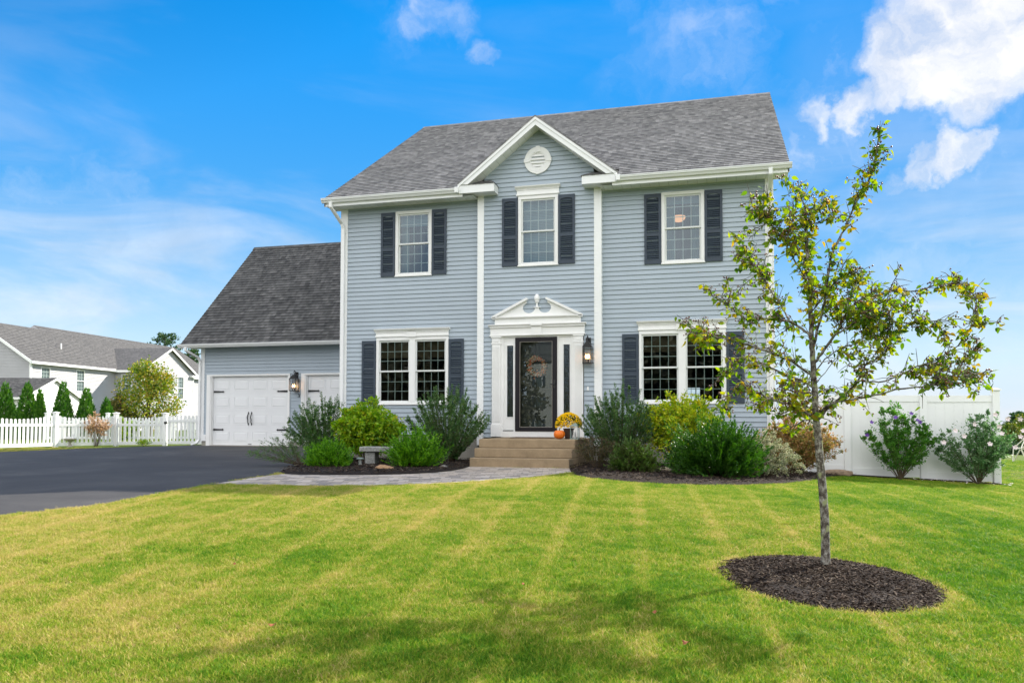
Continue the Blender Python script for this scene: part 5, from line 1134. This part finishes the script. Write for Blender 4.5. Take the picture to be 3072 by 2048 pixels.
# bird bath and dry bush by the fence
t = thing('bird_bath', 'small stone bird bath on the grass by the picket fence', 'bird bath', (-12.62, 5.0, .0))
MB().lathe([(.11, 0), (.10, .03), (.05, .07), (.04, .16), (.06, .2)], seg=14).build('pedestal', CONC, t, smooth=True); MB().lathe([(.05, .19), (.16, .23), (.20, .27), (.205, .285), (.17, .27), (.02, .24)], seg=18).build('basin', CONC, t, smooth=True)
HYD = mat_leaf('dry_hydrangea', [(.20, .16, .06), (.42, .26, .14), (.55, .36, .24), (.62, .50, .36)], .3)
shrub('pinkish brown dried hydrangea in front of the picket fence', 'shrub', 'hydrangea_shrub', -12.25, 5.75, 1.18, .62, .4, 36, 0, HYD, (.05, .10), .5, 16, 3, t0=.4, dome=.4, z=0)
shrub('low green clump at the foot of the picket fence', 'shrub', 'low_clump', -11.0, 6.6, .25, .35, .2, 24, 0, YELG, (.04, .07), .4, 12, 1, z=0)

# ------------------------------------------------------------------ arborvitae
ARB = mat_leaf('arborvitae_spray', [(.02, .09, .010), (.045, .15, .015), (.08, .21, .022), (.14, .28, .04)], .2, noise_sc=.8)
def camxy(cx_, dz): return (8.74+.9662*cx_-.2579*dz, -17.03+.2579*cx_+.9662*dz)
def arbor(label, cpx, h, r, dz, twin=None):
    x, y = camxy((cpx-1536)/2372*dz, dz); t = thing('arborvitae', label, 'tree', (x, y, 0), group='arborvitae behind the picket fence')
    MB().tube([(0, 0, -.1), (0, 0, h*.9)], [.05, .01], 6).build('trunk', STEMM, t)
    PP, DD = [], []
    for ox, hh, rr in [(0, h, r)]+([twin] if twin else []):
        n = int(5200*hh/2.6); z = 1-np.sqrt(rng.uniform(0, 1, n)); z = z*.99; a = rng.uniform(0, 6.283, n); R = rr*(1-z)**.8*(.72+.3*rng.uniform(0, 1, n))*(1+.09*np.sin(a*5+z*19)+.06*np.sin(a*9-z*31)); R = np.where(z < .08, R*(.8+2.5*z), R)
        PP.append(np.stack([ox+R*np.cos(a), R*np.sin(a), z*hh], 1)); DD.append(np.stack([np.cos(a)*.45, np.sin(a)*.45, np.full(n, 1.)], 1)+rnd3(n)*.35)
    P = np.concatenate(PP); D = np.concatenate(DD); leaves('foliage', P, D, rng.uniform(.10, .2, len(P)), .38, ARB, t, up=0)
arbor('cone-shaped arborvitae at the far left edge', 16, 2.75, .66, 38)
arbor('double-topped arborvitae, second from the left', 82, 2.75, .64, 38, (.75, 2.35, .36))
arbor('arborvitae in front of the white shed gable', 189, 2.75, .62, 38)
arbor('arborvitae at the right corner of the white shed', 259, 2.5, .6, 38.5)
arbor('shortest arborvitae, beside the yellowing maple', 320, 2.0, .55, 39)
# ------------------------------------------------------------------ maple and bush behind the fence
def broad(label, name, cpx, dz, h, w, nleaf, mat, L, trunk_h=.25, base_z=0, lobes=9, group=None, d3=None, cat='tree'):
    x, y = camxy((cpx-1536)/2372*dz, dz); t = thing(name, label, cat, (x, y, base_z), group=group); s = MB(); P = []; D = []
    s.tube([(0, 0, -.3), (0, 0, h*.3), (0, 0, h*.8)], [w*.035+.03, w*.025+.02, .02], 7); lob = []
    for k in range(lobes):
        a = k*2.4; z = random.uniform(trunk_h+.08, .93); r = w*.5*(1-(abs(z-.45)/.62)**2)*random.uniform(.35, .75); c = np.array([math.cos(a)*r, math.sin(a)*r, z*h]); lob.append((c, w*random.uniform(.15, .27)*(1.15-z*.5)))
        s.tube([(0, 0, h*max(.15, z*.55)), tuple(c*np.array([.5, .5, .9])), tuple(c)], [w*.015+.01, .02, .008], 5)
    for c, r in lob:
        n = nleaf//lobes; d = rnd3(n); rr = rng.uniform(.25, 1, (n, 1))**.5; p = c+d*rr*r*np.array([1, 1, 1.25])*(1+.3*np.sin(d[:, :1]*9+d[:, 2:]*7)); P.append(p); D.append(d*.5+rnd3(n))
    P = np.concatenate(P); D = np.concatenate(D); k = P[:, 2] > h*trunk_h*.4
    s.build('trunk', STEMM, t); leaves('crown', P[k], D[k], rng.uniform(L[0], L[1], k.sum()), .7, mat, t, up=.4); return t
MAP = mat_leaf('turning_maple_leaf', [(.07, .15, .014), (.13, .22, .02), (.23, .29, .03), (.38, .36, .05), (.42, .26, .06)], .35, noise_sc=.35)
BUSH = mat_leaf('olive_bush_leaf', [(.04, .07, .012), (.08, .12, .02), (.17, .16, .04), (.25, .20, .06)], .3, noise_sc=.4)
broad('bushy maple turning yellow behind the picket fence', 'maple_tree', 445, 42, 3.95, 3.5, 9000, MAP, (.09, .15), .05, lobes=22)
broad('darker olive shrub at the left side of the yellowing maple', 'round_shrub', 362, 41, 2.6, 1.7, 5000, BUSH, (.07, .12), .02, lobes=10, cat='shrub')
broad('low pale green shrub between the arborvitae and the maple', 'round_shrub', 372, 37, 1.15, 1.1, 2500, YELG, (.06, .1), .02, lobes=7, cat='shrub')
# ------------------------------------------------------------------ neighbour's house
NH = thing('neighbour_house', 'large cream two storey house with grey roof across the yard', 'house', (-44.3, 33.6, 0), R_(5.5))
def nwall(pts, mat=NWALL, name='wall', parent=NH): return MB().poly(pts).build(name, mat, parent)
def mat_lap(name, col, period):
    m = newmat(name); t = NT(m); s = t.new('ShaderNodeSeparateXYZ'); t.l.new(t.pos(), s.inputs[0])
    fz = t.math('FRACT', t.math('DIVIDE', s.outputs['Z'], period)); h = t.math('SUBTRACT', 1.0, fz)
    return t.out(t.pbsdf(col, .6, .3, t.bump(h, 1, period*.12)))
# real lap strips for the nearer walls, local frame: facade along +Y, faces +X
WH = 5.62
def lapwall(x, y0, y1, z0, z1, holes, name='wall', top=None, flip=False, mat=NWALL, cs=.12, parent=None):
    s = MB(); siding(s, (y0, y1), z0, z1, holes, top=top, lip=.045, cs=cs)
    s.move(lambda a, b_, c_: (x-b_, a, c_)); return s.build(name, mat, parent or NH)
wn1 = (1.15, 2.05, 3.35, 5.15); wn2 = (5.2, 6.1, 3.45, 5.2)
lapwall(0, 0, 10.1, 0, WH, [wn1, wn2]); lapwall(0, 18.6, 27.5, 0, WH, [(20.2, 20.9, 2.6, 5.0)])
b = MB(); s = MB(); siding(s, (-9.6, 0), 0, 8.7, [], top=lambda z: (-9.6, 0) if z < WH else (-9.6+(z-WH)/.66, -(z-WH)/.66), lip=.045, cs=.12); s.build('wall', NWALL, NH)
WX = 2.7; wc = (10.1+18.6)/2
lapwall(WX, 10.1, 18.6, 0, 7.8, [(15.9, 16.8, 3.1, 5.2)], top=lambda z: (10.1, 18.6) if z < WH else (10.1+(z-WH)/.52, 18.6-(z-WH)/.52))
s = MB(); siding(s, (0, WX), 0, WH, [(.8, 1.7, 3.4, 5.1)], lip=.045, cs=.12); s.move(lambda a, b_, c_: (a, 10.1+b_, c_)); s.build('wall', NWALL, NH)
s = MB(); s.poly([(0, 27.5, 0), (-9.6, 27.5, 0), (-9.6, 27.5, WH), (-4.8, 27.5, 8.7), (0, 27.5, WH)]).poly([(-9.6, 0, 0), (-9.6, 27.5, 0), (-9.6, 27.5, WH), (-9.6, 0, WH)]); s.build('wall', NWALL, NH)
def nroof(A, B, D, E, name='roof'): return shingles(name, A, B, D, E, ROOFN, NH, exposure=.28, thick=.03)
nroof((.4, -.35, WH-.02), (.4, 27.8, WH-.02), (-4.8, 27.8, 9.0), (-4.8, -.35, 9.0))
nroof((-10.0, 27.8, WH-.02), (-10.0, -.35, WH-.02), (-4.8, -.35, 9.0), (-4.8, 27.8, 9.0))
nroof((-6.0, 8.0, 8.6), (-3.0, 8.0, 7.87), (-3.0, 27.8, 7.87), (-6.0, 27.8, 8.6)) if False else None
# slightly higher rear ridge
nroof((-3.6, 6.5, 8.2), (-3.6, 27.8, 8.2), (-5.4, 27.8, 9.35), (-5.4, 6.5, 9.35)); MB().poly([(-3.6, 6.5, 8.2), (-5.4, 6.5, 9.35), (-7.2, 6.5, 8.2)]).build('wall', NWALL, NH)
nroof((WX+.35, 9.75, WH-.1), (-3.6, 9.75, WH-.1), (-3.6, wc, 7.95), (WX+.35, wc, 7.95)); nroof((-3.6, 18.95, WH-.1), (WX+.35, 18.95, WH-.1), (WX+.35, wc, 7.95), (-3.6, wc, 7.95))
b = MB()
b.box(.38, .45, -.35, 9.7, WH-.22, WH-.02); b.box(.38, .45, 18.9, 27.8, WH-.22, WH-.02); b.box(.0, .13, -.13, .03, 0, WH); b.box(WX-.1, WX+.04, 10.08, 10.2, 0, WH); b.box(WX-.1, WX+.04, 18.5, 18.62, 0, WH); b.box(-.1, .04, 27.4, 27.52, 0, WH)
for s_ in (0, 1):
    y0 = 9.75 if s_ == 0 else 18.95
    b.hexa([(WX+.30, y0, WH-.32), (WX+.37, y0, WH-.32), (WX+.37, wc, 7.73), (WX+.30, wc, 7.73), (WX+.30, y0, WH-.1), (WX+.37, y0, WH-.1), (WX+.37, wc, 7.93), (WX+.30, wc, 7.93)])
b.box(0, WX+.37, 9.7, 9.76, WH-.3, WH-.1); b.box(0, WX+.37, 18.94, 19.0, WH-.3, WH-.1); b.box(WX+.02, WX+.36, 17.9, 18.95, WH-.35, WH-.12)
b.hexa([(.4, -.40, WH-.25), (-4.8, -.40, 8.75), (-4.8, -.34, 8.75), (.4, -.34, WH-.25), (.4, -.40, WH-.0), (-4.8, -.40, 9.0), (-4.8, -.34, 9.0), (.4, -.34, WH-.0)])
b.poly([(0, -.34, WH-.1), (.4, -.34, WH-.1), (.4, 9.7, WH-.1), (0, 9.7, WH-.1)])
b.build('trim', WHITE2, NH)
MB().lathe([(.06, 0), (.06, .7)], (-1.9, 5.6, 6.9), 10).build('vent_pipe', WHITE, NH)
def nwin(cx_, y0, y1, z0, z1, axis='x'):
    f = MB(); g = MB(); p = MB(); e = .07
    def B(b_, a0, a1, d0, d1, c0, c1):
        if axis == 'x': b_.box(cx_+d0, cx_+d1, a0, a1, c0, c1)
        else: b_.box(a0, a1, 10.1-d1, 10.1-d0, c0, c1)
    for a0, a1, c0, c1 in ((y0-e, y0, z0-e, z1+e), (y1, y1+e, z0-e, z1+e), (y0, y1, z0-e, z0), (y0, y1, z1, z1+e), (y0, y1, (z0+z1)/2-.03, (z0+z1)/2+.03)): B(f, a0, a1, -.05, .035, c0, c1)
    for k in range(1, 3): u = y0+(y1-y0)*k/3; B(g, u-.012, u+.012, -.03, -.02, z0, z1)
    for k in range(1, 6):
        if k != 3: u = z0+(z1-z0)*k/6; B(g, y0, y1, -.031, -.019, u-.012, u+.012)
    B(p, y0, y1, -.05, -.04, z0, z1)
    w = f.build('window', WHITE, NH); g.build('grille', GRIDM, w); p.build('pane', NGLASS, w)
m = newmat('far_window'); t = NT(m); NGLASS = t.out(t.pbsdf((.10, .13, .13), .08, .6))
nwin(0, *wn1); nwin(0, *wn2); nwin(0, 20.2, 20.9, 2.6, 5.0); nwin(WX, 15.9, 16.8, 3.1, 5.2); nwin(0, .8, 1.7, 3.4, 5.1, 'y')
# shed
SH = thing('white_shed', 'white gabled outbuilding with dark roof behind the arborvitae', 'shed', (-31.6, 21.0, 0), R_(15))
s = MB(); siding(s, (0, 6.3), 0, 3.6, [], top=lambda z: (0, 6.3) if z < 2.35 else ((z-2.35)/.385, 6.3-(z-2.35)/.385), lip=.04, cs=.13); s.move(lambda a, b_, c_: (-b_, a, c_)); s.build('wall', SHEDW, SH)
s = MB(); siding(s, (-9, 0), 0, 2.35, [], lip=.04, cs=.13); s.build('wall', SHEDW, SH)
shingles('roof', (-9.2, -.25, 2.30), (.2, -.25, 2.30), (.2, 3.15, 3.61), (-9.2, 3.15, 3.61), ROOFG, SH, exposure=.2); shingles('roof', (.2, 6.55, 2.30), (-9.2, 6.55, 2.30), (-9.2, 3.15, 3.61), (.2, 3.15, 3.61), ROOFG, SH, exposure=.2)
b = MB()
for y0 in (-.25, 6.55): b.hexa([(.14, y0, 2.14), (.21, y0, 2.14), (.21, 3.15, 3.45), (.14, 3.15, 3.45), (.14, y0, 2.29), (.21, y0, 2.29), (.21, 3.15, 3.6), (.14, 3.15, 3.6)])
b.box(-9.2, .2, -.27, -.22, 2.14, 2.29); b.build('trim', WHITE2, SH)

# ------------------------------------------------------------------ far trees
PINEM = mat_leaf('pine_needles', [(.012, .045, .015), (.03, .08, .025), (.055, .12, .035), (.10, .16, .05)], .15, noise_sc=.15)
FARG = mat_leaf('far_broadleaf', [(.035, .075, .012), (.07, .12, .018), (.13, .17, .025), (.22, .22, .04)], .25, noise_sc=.15)
def pine(label, cpx, dz, h, w, z0=0, group='trees behind the neighbour house', n=4500):
    x, y = camxy((cpx-1536)/2372*dz, dz); t = thing('pine_tree', label, 'tree', (x, y, z0), group=group); s = MB(); s.tube([(0, 0, -.5), (0, 0, h*.5), (0, 0, h*.97)], [.28, .18, .04], 7); P, D = [], []
    nb = 46
    for k in range(nb):
        z = .18+.8*(k+.5)/nb; a = k*2.399; L = w*.5*(1-z)**.55*random.uniform(.65, 1.1)+.3; e = np.array([math.cos(a)*L, math.sin(a)*L, z*h+L*.25]); s.tube([(0, 0, z*h), tuple(e)], [.05, .015], 4, cap=False)
        m_ = n//nb; tt = rng.uniform(.3, 1.05, (m_, 1)); P.append(np.array([0, 0, z*h])+(e-np.array([0, 0, z*h]))*tt+rnd3(m_)*np.array([.5, .5, .28])*(.45+.12*w/4)); D.append(rnd3(m_)+np.array([0, 0, .8]))
    s.build('trunk', STEMM, t); P = np.concatenate(P); leaves('crown', P, np.concatenate(D), rng.uniform(.25, .5, len(P)), .45, PINEM, t)
pine('tall pine rising over the right end of the neighbour roof', 492, 112, 13.2, 11.5)
pine('pine between the neighbour gable and the garage', 573, 108, 10.6, 5.5)
pine('lower pine filling the gap behind the garage corner', 545, 116, 9.6, 6)
broad('green broadleaf tree low behind the garage corner', 'broadleaf_tree', 582, 100, 7.0, 5, 6000, FARG, (.25, .4), .05, group='trees behind the neighbour house', lobes=14)
def zfar(cpx, dz): x, y = camxy((cpx-1536)/2372*dz, dz); return terr(x, y)
for lab, px_, dz, h, w, kind in (('yellowish tree just right of the fence end', 3018, 104, 3.5, 4.0, 'b'), ('dark conifer at the right edge of the photo', 3052, 112, 5.7, 4.2, 'p'), ('grey-green tree at the far right edge', 3085, 106, 5.0, 5.0, 'b'), ('dark low tree between the yellowish tree and the conifer', 3034, 118, 4.4, 4.0, 'p'), ('yellow-green bushy tree beneath the right conifer', 3056, 100, 3.3, 4.5, 'b'), ('small dark tree beside the fence end post', 3000, 116, 3.8, 3, 'p')):
    z = zfar(px_, dz)
    if kind == 'b': broad(lab, 'broadleaf_tree', px_, dz, h, w, 5000, FARG, (.25, .45), .02, base_z=z, group='trees beyond the right lawn', lobes=14)
    else: pine(lab, px_, dz, h, w, z, 'trees beyond the right lawn', n=4000)
hd = thing('hedge', 'dark hedge line at the far end of the right lawn', 'hedge', (0, 0, 0)); Pn = []; hz = []
for k in range(9000):
    px_ = random.uniform(2950, 3240); dz = random.uniform(96, 99); x, y = camxy((px_-1536)/2372*dz, dz); Pn.append((x, y, terr(x, y)+random.random()**1.3*1.5))
leaves('foliage', np.array(Pn), rnd3(len(Pn)), rng.uniform(.2, .4, len(Pn)), .5, PINEM, hd)

# ------------------------------------------------------------------ climbing dome
DM = thing('climbing_dome', 'geodesic climbing dome of pale tubes on the lawn past the fence', 'climbing dome', (23.35, 24.5, terr(23.35, 24.5)))
DMT = mat_plain('cream_tube', (.62, .60, .45), .45, .4, .05, 3)
def dome():
    b = MB(); nd = MB(); R0 = 1.65; rings = []; lev = [(0, R0, 10, 0), (.68, R0*.93, 10, .314), (1.2, R0*.66, 5, 0), (1.5, 0, 1, 0)]
    for z, r, n, o in lev: rings.append([Vector((r*math.cos(o+6.2832*k/n), r*math.sin(o+6.2832*k/n), z)) for k in range(n)])
    E = []
    for k in range(10): E += [(rings[0][k], rings[1][k]), (rings[1][k], rings[0][(k+1) % 10]), (rings[1][k], rings[1][(k+1) % 10])]
    for k in range(5):
        for j in (-1, 0): E.append((rings[2][k], rings[1][(2*k+j) % 10]))
        E += [(rings[2][k], rings[1][(2*k+1) % 10]) , (rings[2][k], rings[2][(k+1) % 5]), (rings[2][k], rings[3][0])]
    for a, c in E: b.tube([a, c], .022, 6)
    for r in rings:
        for p in r: nd.lathe([(.0, -.04), (.045, 0), (.0, .04)], p, 8)
    b.build('frame', DMT, DM); nd.build('joints', BLACK, DM)
dome()

# ------------------------------------------------------------------ across the street (seen mirrored in the storm door and windows)
OH = thing('opposite_house', 'pale two storey house with dark shutters mirrored in the storm door glass', 'house', (-9.0, -86, -2.2))
s = MB(); siding(s, (-9, 7.7), 0, 11.2, [], lip=.02, cs=.14); s.move(lambda a, b_, c_: (-a, -b_, c_)); s.build('wall', mat_plain('opposite_siding', (.50, .48, .43), .6), OH)
MB().poly([(-7.7, 0, 0), (-7.7, -9, 0), (-7.7, -9, 11.2), (-7.7, -4.5, 14), (-7.7, 0, 11.2)]).poly([(9, 0, 0), (9, -9, 0), (9, -9, 11.2), (9, -4.5, 14), (9, 0, 11.2)]).build('wall', NWALL, OH)
shingles('roof', (9.3, .4, 11.1), (-8, .4, 11.1), (-8, -4.5, 14.2), (9.3, -4.5, 14.2), ROOFG, OH, exposure=.3); shingles('roof', (-8, -9.4, 11.1), (9.3, -9.4, 11.1), (9.3, -4.5, 14.2), (-8, -4.5, 14.2), ROOFG, OH, exposure=.3)
for x in (-6.0, -2.7, .8, 4.6):
    for z in (1.9, 4.8, 7.6):
        w = MB().box(x-.5, x+.5, .02, .06, z, z+1.6).build('window', WHITE, OH); MB().box(x-.43, x+.43, .06, .07, z+.07, z+1.53).build('pane', NGLASS, w)
        MB().box(x-.92, x-.52, .02, .05, z, z+1.6).build('shutter', SHUT, OH); MB().box(x+.52, x+.92, .02, .05, z, z+1.6).build('shutter', SHUT, OH)
STM = mat_leaf('street_tree_leaf', [(.04, .04, .025), (.08, .075, .045), (.13, .115, .07)], .1)
def broadw(label, x, y, h, w, n=14000, z=-2.2, mat=None, lobes=26):
    # place at world x, y
    dx, dy = x-8.74, y+17.03; cxx = dx*.9662+dy*.2579; dz = -dx*.2579+dy*.9662
    return broad(label, 'street_tree', cxx/dz*2372+1536, dz, h, w, n, mat or STM, (.5, .85), .05, base_z=z, group='trees across the street', lobes=lobes)
for i, (x, y, h, w) in enumerate([(-14.5, -56, 14, 9), (-21.5, -58, 13, 10), (-29, -54, 14, 11), (2.0, -56, 13, 11), (11, -54, 12, 10), (20, -57, 13, 11), (-38, -58, 14, 12), (30, -52, 13, 12), (-48, -52, 13, 12), (-19.2, -80, 18, 11), (-33, -84, 17, 13)]):
    broadw(['dark green street tree left of the opposite house', 'broad street tree further left across the street', 'leftmost big tree across the street but one', 'big tree right of the opposite house', 'rounded tree second to the right across the street', 'tall tree third to the right across the street', 'tree at the left, between two bigger ones across the street', 'rightmost tree across the street', 'leftmost tree across the street', 'tall dark tree against the left wall of the opposite house', 'tall tree left of the one touching the opposite house'][i], x, y, h, w)

# ------------------------------------------------------------------ fallen leaves
FL = mat_plain('fallen_leaf', (.30, .12, .05), .8, .2, .3, 30); FLD = mat_plain('dark_fallen_leaf', (.05, .03, .02), .8, .2, .3, 30)
FALLEN = [('dark curled leaf on the lawn left of the photo centre', 5.74, -11.54, .022, FLD), ('tan fallen leaf, leftmost on the lawn', 5.15, -11.74, .016, FL), ('tan fallen leaf near the bottom, left of centre', 6.27, -13.01, .022, FL), ('brown fallen leaf in the tree shadow, nearest the bottom', 8.54, -12.57, .026, FL), ('small fallen leaf between the tree shadow and the mulch ring', 8.32, -12.07, .018, FL), ('small tan fallen leaf at the left end of the tree shadow', 7.41, -11.74, .016, FL)]
for lab, x, y, s_, mt in FALLEN:
    b = MB(); n = 10; pts = [(math.cos(6.283*k/n)*(1+.25*(k % 2)), math.sin(6.283*k/n)*.6*(1+.25*(k % 2))) for k in range(n)]
    for k in range(n): (a, c), (d, e) = pts[k], pts[(k+1) % n]; b.poly([(0, 0, 0), (a*s_, c*s_, .5*s_*a*a), (d*s_, e*s_, .5*s_*d*d)])
    o = b.build('fallen_leaf', mt); o.location = (x, y, terr(x, y)+.045); o.rotation_euler = (.3, -.2, random.uniform(0, 6)); tag(o, lab, 'leaf', 'fallen leaves on the lawn')

# ------------------------------------------------------------------ grass
def mat_grass():
    m = newmat('grass_blade'); t = NT(m); p = t.pos(); geo = t.new('ShaderNodeNewGeometry')
    a = t.noise(p, .42, 4, .6, .3); b_ = t.noise(p, 2.6, 4, .65, .4); s = t.new('ShaderNodeSeparateXYZ'); t.l.new(p, s.inputs[0])
    oi = t.new('ShaderNodeObjectInfo')
    st = t.new('ShaderNodeTexWave', wave_type='BANDS', bands_direction='X', wave_profile='SIN'); t.l.new(t.mapping(p, rot=(0, 0, R_(-6))), st.inputs[0]); st.inputs['Scale'].default_value = .43; st.inputs['Distortion'].default_value = .5
    lr = t.new('ShaderNodeMapRange'); t.l.new(s.outputs['X'], lr.inputs[0]); lr.inputs['From Min'].default_value = 3; lr.inputs['From Max'].default_value = 11; lr.inputs['To Min'].default_value = .17; lr.inputs['To Max'].default_value = -.06
    f = t.math('ADD', t.math('MULTIPLY', a, .62), t.math('MULTIPLY', b_, .66)); f = t.math('ADD', f, lr.outputs[0]); f = t.math('ADD', f, t.math('MULTIPLY', t.math('SUBTRACT', geo.outputs['Random Per Island'], .5), .42)); stf = t.ramp(st.outputs['Color'], [(.86, 0), (.99, 1)]); f = t.math('ADD', f, t.math('MULTIPLY', stf, .10)); f = t.math('ADD', f, t.math('MULTIPLY', t.math('SUBTRACT', t.noise(p, 11, 3, .6), .5), .32)); f = t.math('ADD', f, .01); f = t.math('ADD', f, t.math('MULTIPLY', oi.outputs['Random'], .10))
    dn = t.new('ShaderNodeVectorMath', operation='DISTANCE'); t.l.new(t.mapping(p, (1, 1, 0)), dn.inputs[0]); dn.inputs[1].default_value = (9.47, -10.66, 0)
    rg = t.new('ShaderNodeMapRange'); t.l.new(dn.outputs['Value'], rg.inputs[0]); rg.inputs['From Min'].default_value = .82; rg.inputs['From Max'].default_value = .93; rg.inputs['To Min'].default_value = .15; rg.inputs['To Max'].default_value = 0
    f = t.math('ADD', f, rg.outputs[0])
    c = t.ramp(f, [(.49, (.075, .215, .010)), (.63, (.16, .32, .014)), (.77, (.30, .385, .028)), (.91, (.48, .43, .08)), (1.0, (.62, .50, .18))])
    pb = t.pbsdf(c, .6, .2); tr = t.new('ShaderNodeBsdfTranslucent'); t.l.new(c, tr.inputs[0]); mx = t.new('ShaderNodeMixShader'); mx.inputs[0].default_value = .4; t.l.new(pb, mx.inputs[1]); t.l.new(tr.outputs[0], mx.inputs[2])
    return t.out(mx.outputs[0])
GM = mat_grass()
tc_ = bpy.data.collections.new('grass_tufts')
for v in range(4):
    r2 = np.random.default_rng(100+v); n = 60; Pq = r2.uniform(-.055, .055, (n, 2)); V = []; Fq = []
    for i in range(n):
        h = r2.uniform(.018, .040); w = r2.uniform(.0011, .0021); a = r2.uniform(0, 6.283); ln_ = r2.uniform(.1, .9)*h; d = np.array([math.cos(a), math.sin(a)]); e = r2.uniform(0, 6.283); sd_ = np.array([math.cos(e), math.sin(e)])*w; b0 = Pq[i]; k = len(V)
        for z, l, ww in ((0, 0, 1), (h*.6, ln_*.35, .8), (h, ln_, .1)):
            q = b0+d*l; V += [(q[0]-sd_[0]*ww, q[1]-sd_[1]*ww, z), (q[0]+sd_[0]*ww, q[1]+sd_[1]*ww, z)]
        Fq += [(k, k+1, k+3, k+2), (k+2, k+3, k+5, k+4)]
    me = bpy.data.meshes.new('tuft'); me.from_pydata(V, [], Fq); me.materials.append(GM); o = bpy.data.objects.new('tuft', me); tc_.objects.link(o)
cand = []
def near(n, d0, d1, a0=-36, a1=36):
    d = np.sqrt(rng.uniform(d0*d0, d1*d1, n)); a = np.radians(rng.uniform(a0, a1, n))+(-YAW)*-1*0
    cx_ = d*np.tan(a); return np.stack([8.74+.9662*cx_-.2579*d, -17.03+.2579*cx_+.9662*d, d], 1)
Q = np.concatenate([near(15000, 2.6, 6), near(26000, 6, 11), near(26000, 11, 17), near(9000, 17, 26), near(8000, 26, 45, 20, 38)])
ex = [DRIVE, WALK, BEDL, BEDR, RINGP]; bb = [(min(p[0] for p in e), max(p[0] for p in e), min(p[1] for p in e), max(p[1] for p in e)) for e in ex]
pts = []
for x, y, d in Q:
    if y > -.0 and -6.8 < x < 9.75 and y < 12: continue
    if x < -9.3 and y > 9: continue
    ok = True
    for e, (a, b_, c_, d_) in zip(ex, bb):
        if a < x < b_ and c_ < y < d_ and inside((x, y), e): ok = False; break
    if ok: pts.append((x, y, terr(x, y)))
me = bpy.data.meshes.new('grass'); me.from_pydata(pts, [], []); go = bpy.data.objects.new('grass', me); C.objects.link(go); tag(go, 'mown green and straw coloured lawn grass', 'grass', kind='stuff'); me.materials.append(GM)
ng = bpy.data.node_groups.new('scatter', 'GeometryNodeTree'); ng.interface.new_socket('Geometry', in_out='INPUT', socket_type='NodeSocketGeometry'); ng.interface.new_socket('Geometry', in_out='OUTPUT', socket_type='NodeSocketGeometry')
gi = ng.nodes.new('NodeGroupInput'); gout = ng.nodes.new('NodeGroupOutput'); ip = ng.nodes.new('GeometryNodeInstanceOnPoints'); ci = ng.nodes.new('GeometryNodeCollectionInfo'); ci.inputs['Collection'].default_value = tc_; ci.inputs['Separate Children'].default_value = True; ci.inputs['Reset Children'].default_value = True
ip.inputs['Pick Instance'].default_value = True; rv = ng.nodes.new('FunctionNodeRandomValue'); rv.data_type = 'FLOAT_VECTOR'; rv.inputs[0].default_value = (-.12, -.12, 0); rv.inputs[1].default_value = (.12, .12, 6.283)
rs = ng.nodes.new('FunctionNodeRandomValue'); rs.data_type = 'FLOAT_VECTOR'; rs.inputs[0].default_value = (1.15, 1.15, .5); rs.inputs[1].default_value = (1.7, 1.7, 1.05); rs.inputs['Seed'].default_value = 5
L = ng.links.new; L(gi.outputs[0], ip.inputs['Points']); L(ci.outputs[0], ip.inputs['Instance']); L(rv.outputs[0], ip.inputs['Rotation']); L(rs.outputs[0], ip.inputs['Scale']); L(ip.outputs[0], gout.inputs[0])
md = go.modifiers.new('scatter', 'NODES'); md.node_group = ng
print('grass tufts', len(pts))
